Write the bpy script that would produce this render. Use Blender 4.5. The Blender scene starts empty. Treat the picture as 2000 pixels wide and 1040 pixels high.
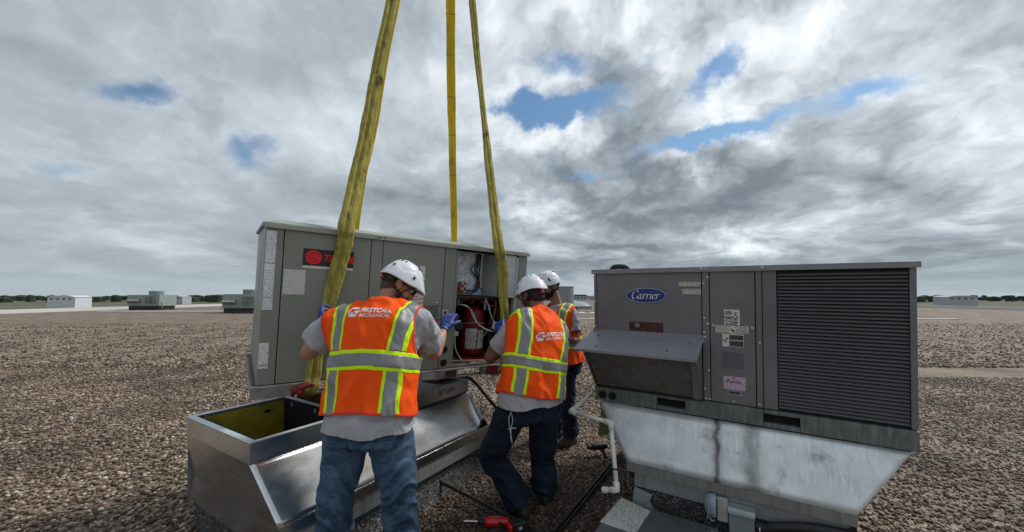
import bpy, bmesh, math, random
import numpy as np
from mathutils import Vector, Matrix, noise as mnoise
from mathutils.bvhtree import BVHTree

random.seed(7); np.random.seed(7)
SC = bpy.context.scene
COL = SC.collection
R = math.radians

# ------------------------------------------------------------------ camera
F_PX = 740.0; PP = (1000.0, 546.0); PITCH = math.atan(32/740.0); EYE = 1.6
CP, SP = math.cos(PITCH), math.sin(PITCH)
cam_d = bpy.data.cameras.new('camera')
cam = bpy.data.objects.new('camera', cam_d); COL.objects.link(cam)
cam.location = (0, 0, EYE); cam.rotation_euler = (math.pi/2 + PITCH, 0, 0)
cam_d.sensor_width = 36.0; cam_d.lens = 36.0*F_PX/2000.0
cam_d.shift_y = (PP[1]-520.0)/2000.0
cam_d.clip_end = 6000; cam_d.clip_start = 0.05
SC.camera = cam

# ------------------------------------------------------------------ exposure
SC.view_settings.view_transform = 'Standard'
SC.view_settings.look = 'None'
SC.view_settings.exposure = 0.50
SC.view_settings.gamma = 1.0
SC.view_settings.use_curve_mapping = False
SC.render.engine = 'CYCLES'
SC.cycles.max_bounces = 6
SC.cycles.use_denoising = True

# ------------------------------------------------------------------ node helper
class NT:
    def __init__(s, nt): s.nt = nt
    def n(s, typ, **kw):
        nd = s.nt.nodes.new(typ)
        for k, v in kw.items():
            if k.startswith('i_'):
                key = k[2:]
                nd.inputs[int(key) if key.isdigit() else key.replace('_', ' ')].default_value = v
            else: setattr(nd, k, v)
        return nd
    def l(s, a, b): s.nt.links.new(a, b)
    def m(s, op, a, b=None, c=None, clamp=False):
        nd = s.nt.nodes.new('ShaderNodeMath'); nd.operation = op; nd.use_clamp = clamp
        for i, v in enumerate((a, b, c)):
            if v is None: continue
            if isinstance(v, (int, float)): nd.inputs[i].default_value = v
            else: s.l(v, nd.inputs[i])
        return nd.outputs[0]
    def vm(s, op, a, b=None, sc=None):
        nd = s.nt.nodes.new('ShaderNodeVectorMath'); nd.operation = op
        for i, v in enumerate((a, b)):
            if v is None: continue
            if isinstance(v, (tuple, list)): nd.inputs[i].default_value = v
            else: s.l(v, nd.inputs[i])
        if sc is not None:
            if isinstance(sc, (int, float)): nd.inputs['Scale'].default_value = sc
            else: s.l(sc, nd.inputs['Scale'])
        return nd.outputs[0]
    def noise(s, vec, scale, detail=4, rough=.55, dist=0.0, color=False):
        nd = s.n('ShaderNodeTexNoise'); nd.inputs['Scale'].default_value = scale
        nd.inputs['Detail'].default_value = detail; nd.inputs['Roughness'].default_value = rough
        nd.inputs['Distortion'].default_value = dist
        if vec is not None: s.l(vec, nd.inputs['Vector'])
        return nd.outputs['Color' if color else 'Fac']
    def ramp(s, fac, stops, interp='LINEAR'):
        nd = s.n('ShaderNodeValToRGB'); nd.color_ramp.interpolation = interp
        el = nd.color_ramp.elements
        while len(el) < len(stops): el.new(0.5)
        for e, (p, c) in zip(el, stops):
            e.position = p
            e.color = (c, c, c, 1) if isinstance(c, (int, float)) else (c[0], c[1], c[2], 1)
        s.l(fac, nd.inputs[0]); return nd.outputs[0]
    def mix(s, fac, a, b, blend='MIX'):
        nd = s.n('ShaderNodeMix', data_type='RGBA', blend_type=blend)
        for k, v in ((0, fac), (6, a), (7, b)):
            if isinstance(v, (int, float)): nd.inputs[k].default_value = v
            elif isinstance(v, (tuple, list)): nd.inputs[k].default_value = (v[0], v[1], v[2], 1)
            else: s.l(v, nd.inputs[k])
        return nd.outputs[2]

# ------------------------------------------------------------------ sky, clouds, sun
SUN_EL, SUN_AZ = R(48), R(62)          # azimuth measured from +Y towards +X
w = bpy.data.worlds.new('World'); SC.world = w; w.use_nodes = True
w.node_tree.nodes.clear(); W = NT(w.node_tree)
w.cycles.sampling_method = 'MANUAL'; w.cycles.sample_map_resolution = 512
sky = W.n('ShaderNodeTexSky', sky_type='NISHITA', sun_disc=False, sun_elevation=SUN_EL, sun_rotation=SUN_AZ)
sky.air_density = 1.3; sky.dust_density = 0.6; sky.ozone_density = 1.6
tc = W.n('ShaderNodeTexCoord')
d = W.vm('NORMALIZE', tc.outputs['Generated'])
sx = W.n('ShaderNodeSeparateXYZ'); W.l(d, sx.inputs[0]); dx, dy, dz = sx.outputs
# clouds: noise on the direction itself, height compressed towards the horizon so far banks flatten
zl = W.m('LOGARITHM', W.m('ADD', W.m('MAXIMUM', dz, 0.0), 0.11), 2.718)
cpos = W.n('ShaderNodeCombineXYZ')
W.l(W.m('MULTIPLY', dx, 1.25), cpos.inputs[0]); W.l(W.m('MULTIPLY', dy, 1.25), cpos.inputs[1]); W.l(W.m('MULTIPLY', zl, .85), cpos.inputs[2])
cp_ = cpos.outputs[0]
wv = W.vm('SCALE', W.vm('SUBTRACT', W.noise(cp_, 3.2, 4, .58, color=True), (.5, .5, .5)), sc=0.30)
cw = W.vm('ADD', cp_, wv)
def puffs(v, scale, det=2):
    nd = W.n('ShaderNodeTexVoronoi', feature='F1', normalize=True); nd.inputs['Scale'].default_value = scale
    nd.inputs['Detail'].default_value = det; nd.inputs['Roughness'].default_value = .55;
    W.l(v, nd.inputs['Vector']); return W.m('SUBTRACT', 1.0, nd.outputs['Distance'])
n1 = W.noise(cw, 1.9, 5, .52)
n2 = W.noise(W.vm('ADD', cw, (3.3, 1.7, 0.4)), 5.5, 5, .58)
p1_ = puffs(cw, 3.4)
SH_ = (0.045, 0.01, 0.075)        # sampled again a little towards the light: the difference shades the billows
cws = W.vm('ADD', cw, SH_)
n1s = W.noise(cws, 1.9, 5, .52); n2s = W.noise(W.vm('ADD', cws, (3.3, 1.7, 0.4)), 5.5, 5, .58); p1s = puffs(cws, 3.4)
relief = W.m('ADD', W.m('ADD', W.m('MULTIPLY', W.m('SUBTRACT', n1, n1s), 1.0), W.m('MULTIPLY', W.m('SUBTRACT', n2, n2s), .42)), W.m('MULTIPLY', W.m('SUBTRACT', p1_, p1s), .42))
fr = W.m('MAXIMUM', dy, 0.05)
uu = W.m('DIVIDE', dx, fr); vv = W.m('DIVIDE', dz, fr)
wsx = W.n('ShaderNodeSeparateXYZ'); wn = W.noise(d, 7.5, 6, .66, color=True); W.l(wn, wsx.inputs[0])
uu = W.m('ADD', uu, W.m('MULTIPLY', W.m('SUBTRACT', wsx.outputs[0], .5), .26))
vv = W.m('ADD', vv, W.m('MULTIPLY', W.m('SUBTRACT', wsx.outputs[1], .5), .19))
front = W.m('GREATER_THAN', dy, 0.06)
def blob(px, py, rx, ry, amp, rot=0.0):
    u0, v0 = (px-1000)/F_PX, (578-py)/F_PX
    a = W.m('SUBTRACT', uu, u0); b = W.m('SUBTRACT', vv, v0)
    c_, s_ = math.cos(R(rot)), math.sin(R(rot))
    p = W.m('ADD', W.m('MULTIPLY', a, c_/rx*F_PX), W.m('MULTIPLY', b, s_/rx*F_PX))
    q = W.m('ADD', W.m('MULTIPLY', a, -s_/ry*F_PX), W.m('MULTIPLY', b, c_/ry*F_PX))
    e = W.m('ADD', W.m('MULTIPLY', p, p), W.m('MULTIPLY', q, q))
    return W.m('MULTIPLY', W.m('POWER', 2.718, W.m('MULTIPLY', e, -1)), amp)
def total(bs):
    t = None
    for b in bs:
        v = blob(*b); t = v if t is None else W.m('ADD', t, v)
    return W.m('MULTIPLY', t, front)
holes = total([(1030, 208, 92, 32, .62, 4), (1150, 188, 90, 28, .50, 12), (1110, 112, 78, 26, .38, 10), (1415, 130, 90, 34, .60, 41), (1290, 100, 60, 24, .24, 20),
               (1350, 272, 90, 18, .50, 6), (1460, 240, 105, 24, .56, 20), (490, 298, 72, 42, .52), (1150, 345, 50, 10, .34), (1060, 320, 40, 12, .15),
               (250, 180, 110, 34, .5, 10), (1700, 170, 120, 34, .55, 18), (120, 330, 90, 20, .35)])
tone = total([(1345, 395, 220, 60, -.23, 8), (1010, 520, 1100, 45, -.13), (760, 400, 170, 70, -.08), (560, 400, 160, 90, -.10), (540, 60, 240, 150, -.06),
              (1335, 300, 60, 30, .30, -10), (1490, 252, 80, 30, .30, 0), (1050, 262, 120, 36, .20, 0), (1440, 190, 150, 34, .20, 12),
              (690, 250, 150, 110, .10), (1330, 40, 320, 90, .10, 0), (1060, 410, 80, 18, .20), (1180, 20, 220, 80, .12), (1450, 470, 90, 16, .22), (700, 440, 90, 26, .12), (880, 120, 160, 120, .07), (1800, 60, 300, 120, .12)])
cover = W.m('SUBTRACT', W.m('ADD', W.m('ADD', W.m('MULTIPLY', n1, .60), W.m('MULTIPLY', n2, .30)), W.m('MULTIPLY', p1_, .30)), holes)
alpha = W.n('ShaderNodeMapRange', interpolation_type='SMOOTHSTEP'); W.l(cover, alpha.inputs[0])
alpha.inputs[1].default_value = .08; alpha.inputs[2].default_value = .54
side = W.n('ShaderNodeMapRange', interpolation_type='SMOOTHSTEP'); W.l(uu, side.inputs[0])
side.inputs[1].default_value = -.45; side.inputs[2].default_value = .25; side.inputs[3].default_value = .38; side.inputs[4].default_value = 1.0
amp_ = side.outputs[0]
lum = W.m('ADD', .52, W.m('MULTIPLY', amp_, W.m('ADD', W.m('MULTIPLY', W.m('SUBTRACT', n1, .5), .60), relief)))
lum = W.m('ADD', W.m('ADD', lum, tone), W.m('MULTIPLY', W.m('MULTIPLY', W.m('SUBTRACT', n2, .5), .30), amp_))
lum = W.m('ADD', lum, W.m('MULTIPLY', holes, .22))
cc = W.ramp(lum, [(0.05, (.095, .118, .142)), (.30, (.165, .196, .225)), (.50, (.305, .345, .383)), (.68, (.515, .560, .600)), (.95, (.84, .87, .90))])
bg_blue = W.vm('SCALE', sky.outputs[0], sc=0.062)
bg_blue = W.mix(1.0, bg_blue, (.80, 1.0, 1.12), 'MULTIPLY')
col = W.mix(alpha.outputs[0], bg_blue, cc)
hz = W.n('ShaderNodeMapRange', interpolation_type='SMOOTHSTEP'); W.l(dz, hz.inputs[0])
hz.inputs[1].default_value = .10; hz.inputs[2].default_value = -.01
col = W.mix(W.m('MULTIPLY', hz.outputs[0], .75), col, (.33, .385, .42))
bgn = W.n('ShaderNodeBackground'); W.l(col, bgn.inputs[0]); bgn.inputs[1].default_value = 1.0
wo = W.n('ShaderNodeOutputWorld'); W.l(bgn.outputs[0], wo.inputs[0])

sl = bpy.data.lights.new('sun', 'SUN'); sl.energy = 2.0; sl.angle = R(11); sl.color = (1.0, .955, .9)
sun = bpy.data.objects.new('sun', sl); COL.objects.link(sun)
sd = Vector((math.sin(SUN_AZ)*math.cos(SUN_EL), math.cos(SUN_AZ)*math.cos(SUN_EL), math.sin(SUN_EL)))
sun.rotation_euler = sd.to_track_quat('Z', 'Y').to_euler(); sun.location = (0, 0, 30)

# ------------------------------------------------------------------ unprojection at real depths
CAM = np.array([0, 0, EYE])
def ray(px, py):
    x = (px-PP[0])/F_PX; z = -(py-PP[1])/F_PX
    return np.array([x, CP - z*SP, SP + z*CP])
def at(px, py, Y):
    r = ray(px, py); return CAM + r*(Y/r[1])
def atz(px, py, z):
    r = ray(px, py); return CAM + r*((z-EYE)/r[2])
def onplane(px, py, o, n):
    r = ray(px, py); n = np.array(n); return CAM + r*(np.dot(np.array(o)-CAM, n)/np.dot(r, n))

# ------------------------------------------------------------------ object helpers
def tag(o, label=None, cat=None, group=None, kind=None):
    if label: o['label'] = label
    if cat: o['category'] = cat
    if group: o['group'] = group
    if kind: o['kind'] = kind
    return o
def empty(name, label, cat, loc=(0, 0, 0), mat=None, group=None):
    o = bpy.data.objects.new(name, None); COL.objects.link(o); o.empty_display_size = .1
    if mat is not None: o.matrix_world = mat
    else: o.location = loc
    return tag(o, label, cat, group)
class G:
    """Collects geometry; build() links it as ONE mesh object."""
    def __init__(s): s.v = []; s.f = []; s.mi = []; s.cur = 0
    def add(s, vs, fs, mi=None):
        b = len(s.v); s.v += [tuple(map(float, v)) for v in vs]
        s.f += [tuple(b+i for i in f) for f in fs]; s.mi += [s.cur if mi is None else mi]*len(fs); return s
    def box(s, x0, x1, y0, y1, z0, z1):
        return s.add([(x0,y0,z0),(x1,y0,z0),(x1,y1,z0),(x0,y1,z0),(x0,y0,z1),(x1,y0,z1),(x1,y1,z1),(x0,y1,z1)],
                     [(0,3,2,1),(4,5,6,7),(0,1,5,4),(1,2,6,5),(2,3,7,6),(3,0,4,7)])
    def quad(s, a, b, c, d): return s.add([a, b, c, d], [(0,1,2,3)])
    def prism(s, poly, axis, a0, a1):
        """poly: 2D points; extruded along axis (0,1,2) from a0 to a1"""
        def P(p, a):
            q = list(p); q.insert(axis, a); return q
        n = len(poly); vs = [P(p, a0) for p in poly] + [P(p, a1) for p in poly]
        fs = [tuple(range(n))[::-1], tuple(range(n, 2*n))] + [(i, (i+1) % n, n+(i+1) % n, n+i) for i in range(n)]
        return s.add(vs, fs)
    def tube(s, pts, r, seg=10, smooth_path=False, closed=False):
        pts = [np.array(p, float) for p in pts]
        rr = list(r) if hasattr(r, '__len__') else [r]*len(pts)
        if smooth_path: pts, rr = crom(pts, rr, smooth_path if isinstance(smooth_path, int) and smooth_path > 1 else 6)
        n = len(pts); vs = []; fs = []
        t0 = pts[1]-pts[0]; t0 /= np.linalg.norm(t0)
        up = np.array([0,0,1.]) if abs(t0[2]) < .9 else np.array([1.,0,0])
        a = np.cross(t0, up); a /= np.linalg.norm(a)
        for i in range(n):
            t = pts[min(i+1, n-1)] - pts[max(i-1, 0)]; t = t/(np.linalg.norm(t)+1e-9)
            a = a - t*np.dot(a, t); a /= np.linalg.norm(a)+1e-9; b = np.cross(t, a)
            for k in range(seg):
                th = 2*math.pi*k/seg; vs.append(pts[i] + (a*math.cos(th)+b*math.sin(th))*rr[i])
        for i in range(n-1):
            for k in range(seg):
                k2 = (k+1) % seg; fs.append((i*seg+k, i*seg+k2, (i+1)*seg+k2, (i+1)*seg+k))
        fs.append(tuple(range(seg))[::-1]); fs.append(tuple((n-1)*seg+k for k in range(seg)))
        return s.add(vs, fs)
    def cyl(s, a, b, r, seg=16, r2=None): return s.tube([a, b], [r, r if r2 is None else r2], seg)
    def lathe(s, prof, seg=24, c=(0,0,0)):
        """prof: (r,z) list, around z through c"""
        vs = []; n = len(prof)
        for r_, z in prof:
            for k in range(seg):
                th = 2*math.pi*k/seg; vs.append((c[0]+r_*math.cos(th), c[1]+r_*math.sin(th), c[2]+z))
        fs = [(i*seg+k, i*seg+(k+1) % seg, (i+1)*seg+(k+1) % seg, (i+1)*seg+k) for i in range(n-1) for k in range(seg)]
        fs += [tuple(range(seg))[::-1], tuple((n-1)*seg+k for k in range(seg))]
        return s.add(vs, fs)
    def build(s, name, mats, parent=None, smooth=False, bevel=0, bseg=2, label=None, loc=None, solid=0, autos=None):
        me = bpy.data.meshes.new(name); me.from_pydata(s.v, [], s.f)
        if not isinstance(mats, (list, tuple)): mats = [mats]
        for m_ in mats: me.materials.append(m_)
        me.polygons.foreach_set('material_index', s.mi)
        if smooth: me.polygons.foreach_set('use_smooth', [True]*len(me.polygons))
        me.update()
        return link(me, name, parent, bevel, bseg, label, loc, solid, autos)
def link(me, name, parent=None, bevel=0, bseg=2, label=None, loc=None, solid=0, autos=None):
    o = bpy.data.objects.new(name, me); COL.objects.link(o)
    if parent is not None: o.parent = parent
    if loc is not None: o.location = loc
    if label: o['label'] = label
    if solid:
        m = o.modifiers.new('solid', 'SOLIDIFY'); m.thickness = solid; m.offset = 0
    if bevel:
        m = o.modifiers.new('bevel', 'BEVEL'); m.width = bevel; m.segments = bseg; m.limit_method = 'ANGLE'; m.angle_limit = R(35)
    if autos:
        me.polygons.foreach_set('use_smooth', [True]*len(me.polygons))
        me.set_sharp_from_angle(angle=R(autos))
    return o
def crom(pts, rr, k=6):
    P = [2*pts[0]-pts[1]] + list(pts) + [2*pts[-1]-pts[-2]]; Q = [rr[0]] + list(rr) + [rr[-1]]
    op, orr = [], []
    for i in range(1, len(P)-2):
        for j in range(k):
            t = j/k; p0, p1, p2, p3 = P[i-1], P[i], P[i+1], P[i+2]
            op.append(.5*((2*p1)+(-p0+p2)*t+(2*p0-5*p1+4*p2-p3)*t*t+(-p0+3*p1-3*p2+p3)*t**3))
            orr.append(Q[i]+(Q[i+1]-Q[i])*(t*t*(3-2*t)))
    op.append(P[-2]); orr.append(Q[-2]); return op, orr

# ------------------------------------------------------------------ materials
MATS = {}
def mat(name, col, rough=.6, dthr=(.46, .72), metal=0.0, spec=.5, var=0.0, vscale=6, bump=0.0, bscale=80, dirt=None, dscale=3, coat=0, aniso=0, extra=None, vec='Object', bdetail=4, stretch=None):
    """A procedural material: base colour with noise variation, optional dirt blend and fine bump."""
    m = bpy.data.materials.new(name); m.use_nodes = True; N = NT(m.node_tree)
    b = N.nt.nodes['Principled BSDF']
    co = N.n('ShaderNodeTexCoord').outputs[vec]
    if stretch: co2 = N.vm('MULTIPLY', co, stretch)
    else: co2 = co
    c = col
    if var:
        f = N.noise(co2, vscale, 6, .6)
        c = N.mix(N.m('MULTIPLY', N.m('SUBTRACT', f, .3), 2.2, clamp=True), [x*(1-var) for x in col], [min(1, x*(1+var)) for x in col])
    if dirt:
        f2 = N.noise(N.vm('ADD', co2, (5.1, 2.2, 9.3)), dscale, 8, .65)
        f2 = N.ramp(f2, [(dthr[0], 0.0), (dthr[1], 1.0)])
        c = N.mix(N.m('MULTIPLY', f2, dirt[3] if len(dirt) > 3 else .6), c, dirt[:3])
        rr = N.m('ADD', N.m('MULTIPLY', f2, .25), rough, clamp=True); N.l(rr, b.inputs['Roughness'])
    if isinstance(c, (tuple, list)): b.inputs['Base Color'].default_value = (c[0], c[1], c[2], 1)
    else: N.l(c, b.inputs['Base Color'])
    if not dirt: b.inputs['Roughness'].default_value = rough
    b.inputs['Metallic'].default_value = metal
    b.inputs['Specular IOR Level'].default_value = spec
    b.inputs['Coat Weight'].default_value = coat
    if bump:
        bn = N.n('ShaderNodeBump'); bn.inputs['Strength'].default_value = bump; bn.inputs['Distance'].default_value = .01
        N.l(N.noise(co2, bscale, bdetail, .6), bn.inputs['Height']); N.l(bn.outputs[0], b.inputs['Normal'])
    if extra: extra(N, b, co)
    MATS[name] = m; return m

def galv_extra(N, b, co, spots=True, base=(.42, .44, .45), streak=0.0, r0=.30):
    # zinc spangle, faint smears, soft reflections
    v = N.n('ShaderNodeTexVoronoi'); v.inputs['Scale'].default_value = 38; N.l(co, v.inputs['Vector'])
    sp = N.n('ShaderNodeSeparateColor'); N.l(v.outputs['Color'], sp.inputs[0])
    sm = N.noise(N.vm('MULTIPLY', co, (1, 1, 3)), 2.2, 6, .6)
    f = N.m('ADD', N.m('MULTIPLY', sp.outputs[0], .22), N.m('MULTIPLY', sm, .8))
    c = N.mix(f, [x*.66 for x in base], [min(1, x*1.22) for x in base])
    if streak:
        st = N.noise(N.vm('MULTIPLY', co, (14, 14, .9)), 1.6, 8, .65)
        st = N.ramp(st, [(.5, 0.0), (.7, 1.0)])
        c = N.mix(N.m('MULTIPLY', st, streak), c, (.16, .165, .15))
    N.l(c, b.inputs['Base Color'])
    N.l(N.m('ADD', r0, N.m('MULTIPLY', sm, .22)), b.inputs['Roughness'])
    bn = N.n('ShaderNodeBump'); bn.inputs['Strength'].default_value = .06; bn.inputs['Distance'].default_value = .02
    N.l(N.noise(co, 3.0, 2, .5), bn.inputs['Height']); N.l(bn.outputs[0], b.inputs['Normal'])
mat('galvanized', (.4, .4, .4), metal=1.0, extra=lambda N, b, co: galv_extra(N, b, co, base=(.66, .68, .69), r0=.15))
mat('galvanized_old', (.4, .4, .4), metal=.45, extra=lambda N, b, co: galv_extra(N, b, co, base=(.36, .38, .37), streak=.6))
def foil_extra(N, b, co):
    galv_extra(N, b, co, base=(.66, .71, .74))
    bn = N.n('ShaderNodeBump'); bn.inputs['Strength'].default_value = .8; bn.inputs['Distance'].default_value = .02
    N.l(N.noise(co, 16, 3, .5, dist=1.5), bn.inputs['Height']); N.l(bn.outputs[0], b.inputs['Normal'])
mat('foil', (.6, .6, .6), metal=.35, extra=foil_extra)
mat('galvanized_inner', (.4, .4, .4), metal=.25, extra=lambda N, b, co: galv_extra(N, b, co, base=(.60, .66, .69)))
def stained_extra(N, b, co):
    """pale weathered galvanized sheet with run marks from the rail above (shape of their own)"""
    s = N.n('ShaderNodeSeparateXYZ'); N.l(co, s.inputs[0])
    base = N.mix(N.ramp(N.noise(co, 5, 7, .6), [(.3, 0.0), (.7, 1.0)]), (.54, .58, .60), (.86, .90, .91))
    # vertical white run marks
    wob = N.vm('ADD', co, N.vm('SCALE', N.noise(co, 7, 3, .6, color=True), sc=.035))
    run = N.noise(N.vm('MULTIPLY', wob, (48, 5, 2.2)), 1.0, 4, .6)
    runm = N.ramp(run, [(.50, 0.0), (.535, 1.0), (.56, 0.0)])
    where = N.ramp(N.noise(co, 3.0, 3, .6), [(.42, 0.0), (.56, 1.0)])
    base = N.mix(N.m('MULTIPLY', N.m('MULTIPLY', runm, where), .9), base, (.93, .96, .95))
    run2 = N.ramp(N.noise(N.vm('MULTIPLY', wob, (40, 5, 1.5)), 1.3, 5, .65), [(.56, 0.0), (.68, 1.0)])
    base = N.mix(N.m('MULTIPLY', N.m('MULTIPLY', run2, where), .45), base, (.30, .33, .33))
    blot = N.ramp(N.noise(N.vm('MULTIPLY', co, (3.2, 2, 4.2)), 2.1, 7, .62), [(.60, 0.0), (.72, 1.0)])
    base = N.mix(N.m('MULTIPLY', blot, .6), base, (.22, .22, .20))
    def drip(x0, wd, amp):
        xx = N.m('ADD', s.outputs[0], N.m('MULTIPLY', N.m('SUBTRACT', N.noise(co, 9, 5), .5), .085))
        dd = N.m('DIVIDE', N.m('SUBTRACT', xx, x0), wd)
        g = N.m('POWER', 2.718, N.m('MULTIPLY', N.m('MULTIPLY', dd, dd), -1))
        return N.m('MULTIPLY', g, amp)
    dr = N.m('ADD', drip(.885, .018, .85), N.m('ADD', drip(1.085, .05, .65), drip(.89, .05, .3)), clamp=True)
    dr = N.m('MULTIPLY', dr, N.m('ADD', .45, N.noise(N.vm('MULTIPLY', co, (3, 3, 9)), 1.4, 4)), clamp=True)
    base = N.mix(dr, base, (.13, .125, .10))
    N.l(base, b.inputs['Base Color'])
    b.inputs['Roughness'].default_value = .42
mat('stained_sheet', (.6, .6, .6), metal=.45, extra=stained_extra)
def lip_extra(N, b, co):
    base = N.mix(N.noise(co, 6, 7, .6), (.17, .17, .155), (.30, .30, .28))
    grim = N.noise(N.vm('MULTIPLY', co, (24, 4, 1.0)), 1.0, 7, .68)
    base = N.mix(N.m('MULTIPLY', N.ramp(grim, [(.5, 0.0), (.7, 1.0)]), .6), base, (.075, .07, .06))
    N.l(base, b.inputs['Base Color']); b.inputs['Roughness'].default_value = .6
mat('stained_lip', (.3, .3, .3), metal=.2, extra=lip_extra)
mat('unit_green', (.240, .256, .215), rough=.42, var=.08, vscale=2.5, bump=.30, bscale=3.0, bdetail=2, dirt=(.13, .135, .11, .30), dscale=1.4)
mat('unit_cap', (.33, .36, .31), rough=.5, var=.10, vscale=8, dirt=(.18, .19, .16, .5), dscale=5)
mat('unit_rail', (.27, .265, .25), rough=.55, metal=.15, var=.25, vscale=9, dirt=(.13, .085, .06, .8), dscale=9)
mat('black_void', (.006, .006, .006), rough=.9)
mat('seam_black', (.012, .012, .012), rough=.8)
mat('carrier_grey', (.165, .162, .172), rough=.40, var=.12, vscale=2.2, bump=.30, bscale=3.0, bdetail=2, dirt=(.062, .062, .064, .5), dscale=1.8)
mat('carrier_light', (.235, .24, .265), rough=.36, var=.08, vscale=3, dirt=(.12, .12, .13, .4), dscale=5)
mat('carrier_rail', (.12, .14, .13), rough=.55, metal=.2, var=.15, vscale=6, extra=None, dirt=(.30, .35, .34, .6), dscale=6, stretch=(6, 2, 1))
mat('screw_metal', (.55, .56, .58), rough=.35, metal=.9)
mat('paper', (.62, .62, .60), rough=.7, var=.08, vscale=12)
mat('print_black', (.02, .02, .02), rough=.6)
mat('print_red', (.62, .02, .02), rough=.5)
mat('print_white', (.8, .8, .8), rough=.5)
mat('logo_blue', (.006, .022, .20), rough=.32, coat=.3)
mat('logo_red', (.75, .012, .015), rough=.4)
mat('pink_paper', (.56, .42, .54), rough=.6, var=.06, vscale=9)
mat('sling_dirty', (.36, .315, .062), rough=.85, var=.38, vscale=22, bump=.7, bscale=70, dirt=(.035, .03, .02, .95), dscale=7, dthr=(.57, .64), stretch=(1.2, 1.2, .5))
mat('sling_yellow', (.66, .47, .008), rough=.75, var=.18, vscale=9, bump=.4, bscale=70, dirt=(.25, .17, .015, .7), dscale=6, dthr=(.55, .68), stretch=(1, 1, .35))
mat('sling_stitch', (.12, .085, .01), rough=.8)
mat('hoist_red', (.22, .012, .010), rough=.45, var=.3, vscale=20, dirt=(.03, .02, .02, .8), dscale=14)
mat('hoist_yellow', (.5, .33, .01), rough=.5)
mat('copper', (.60, .26, .16), rough=.38, metal=.85, var=.3, vscale=16)
mat('compressor_red', (.23, .010, .008), rough=.42, var=.25, vscale=6)
mat('wire_grey', (.38, .40, .42), rough=.5)
mat('rubber_black', (.016, .017, .017), rough=.55, var=.3, vscale=12)
mat('dark_steel', (.040, .048, .045), rough=.5, metal=.4, var=.35, vscale=15)
mat('pvc', (.80, .80, .76), rough=.35, var=.05, vscale=8, dirt=(.42, .41, .36, .45), dscale=7)
mat('plastic_grey', (.34, .39, .41), rough=.4, var=.05, vscale=6)
mat('plastic_clear_grey', (.30, .35, .42), rough=.18, spec=.7, var=.15, vscale=9)
mat('box_grey', (.22, .25, .245), rough=.45, var=.08, vscale=5)
mat('old_box', (.38, .38, .35), rough=.7, var=.15, vscale=12, dirt=(.36, .28, .08, .8), dscale=6)
mat('panel_dark', (.085, .095, .10), rough=.42, var=.15, vscale=4, dirt=(.045, .05, .05, .6), dscale=5)
mat('insulation', (.40, .32, .022), rough=.9, var=.4, vscale=7, bump=.6, bscale=25)
mat('skin_a', (.40, .205, .135), rough=.5, var=.12, vscale=9, bump=.10, bscale=120)
mat('skin_b', (.20, .095, .058), rough=.5, var=.12, vscale=9, bump=.10, bscale=120)
mat('skin_c', (.36, .18, .12), rough=.5, var=.12, vscale=9)
mat('hair_dark', (.018, .013, .010), rough=.85, bump=.5, bscale=260)
mat('hair_brown', (.10, .055, .035), rough=.85, bump=.5, bscale=260)
mat('helmet_white', (.72, .75, .80), rough=.22, coat=.35, spec=.5)
mat('strap_black', (.012, .012, .014), rough=.6)
mat('knob_red', (.42, .02, .03), rough=.4)
mat('glove_blue', (.022, .055, .26), rough=.55, var=.25, vscale=18, bump=.3, bscale=90)
mat('glove_dark', (.02, .02, .03), rough=.6)
mat('glass_dark', (.01, .01, .01), rough=.1)
def knit(N, b, co, c1, c2, sc=1.0):
    f = N.noise(co, 5*sc, 6, .6); g = N.noise(co, 260, 2, .5)
    c = N.mix(f, c1, c2); c = N.mix(N.m('MULTIPLY', g, .45), c, [x*.55 for x in c1]); N.l(c, b.inputs['Base Color'])
    bn = N.n('ShaderNodeBump'); bn.inputs['Strength'].default_value = .25; bn.inputs['Distance'].default_value = .004
    N.l(N.m('ADD', g, N.m('MULTIPLY', f, 2)), bn.inputs['Height']); N.l(bn.outputs[0], b.inputs['Normal'])
mat('shirt_grey', (.3, .3, .32), rough=.9, spec=.2, extra=lambda N, b, co: knit(N, b, co, (.34, .345, .375), (.54, .545, .58)))
def denim(N, b, co, dark, light, fade):
    f = N.noise(co, 7, 8, .62); wv = N.n('ShaderNodeTexWave', wave_type='BANDS', bands_direction='DIAGONAL'); wv.inputs['Scale'].default_value = 170; N.l(co, wv.inputs[0])
    wr = N.noise(N.vm('MULTIPLY', co, (1, 1, 1.8)), 8, 7, .62, dist=1.2)
    t = N.m('ADD', N.m('MULTIPLY', N.ramp(wr, [(.45, 0.0), (.68, 1.0)]), fade), N.m('MULTIPLY', N.m('SUBTRACT', f, .4), 1.0), clamp=True)
    at_ = N.n('ShaderNodeAttribute', attribute_name='fade'); 
    t = N.m('ADD', t, N.m('MULTIPLY', at_.outputs['Fac'], .6), clamp=True)
    c = N.mix(t, dark, light); c = N.mix(N.m('MULTIPLY', wv.outputs['Fac'], .25), c, [x*.5 for x in dark])
    N.l(c, b.inputs['Base Color'])
    bn = N.n('ShaderNodeBump'); bn.inputs['Strength'].default_value = .5; bn.inputs['Distance'].default_value = .012
    N.l(N.m('ADD', N.m('MULTIPLY', wr, .8), N.m('MULTIPLY', wv.outputs['Fac'], .04)), bn.inputs['Height']); N.l(bn.outputs[0], b.inputs['Normal'])
mat('denim_blue', (.05, .1, .17), rough=.85, spec=.2, extra=lambda N, b, co: denim(N, b, co, (.010, .028, .062), (.125, .21, .32), .44))
mat('denim_dark', (.01, .015, .03), rough=.85, spec=.2, extra=lambda N, b, co: denim(N, b, co, (.0060, .0095, .020), (.026, .040, .074), .5))
mat('denim_mid', (.02, .03, .05), rough=.85, spec=.2, extra=lambda N, b, co: denim(N, b, co, (.010, .018, .030), (.035, .060, .095), .4))
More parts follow.
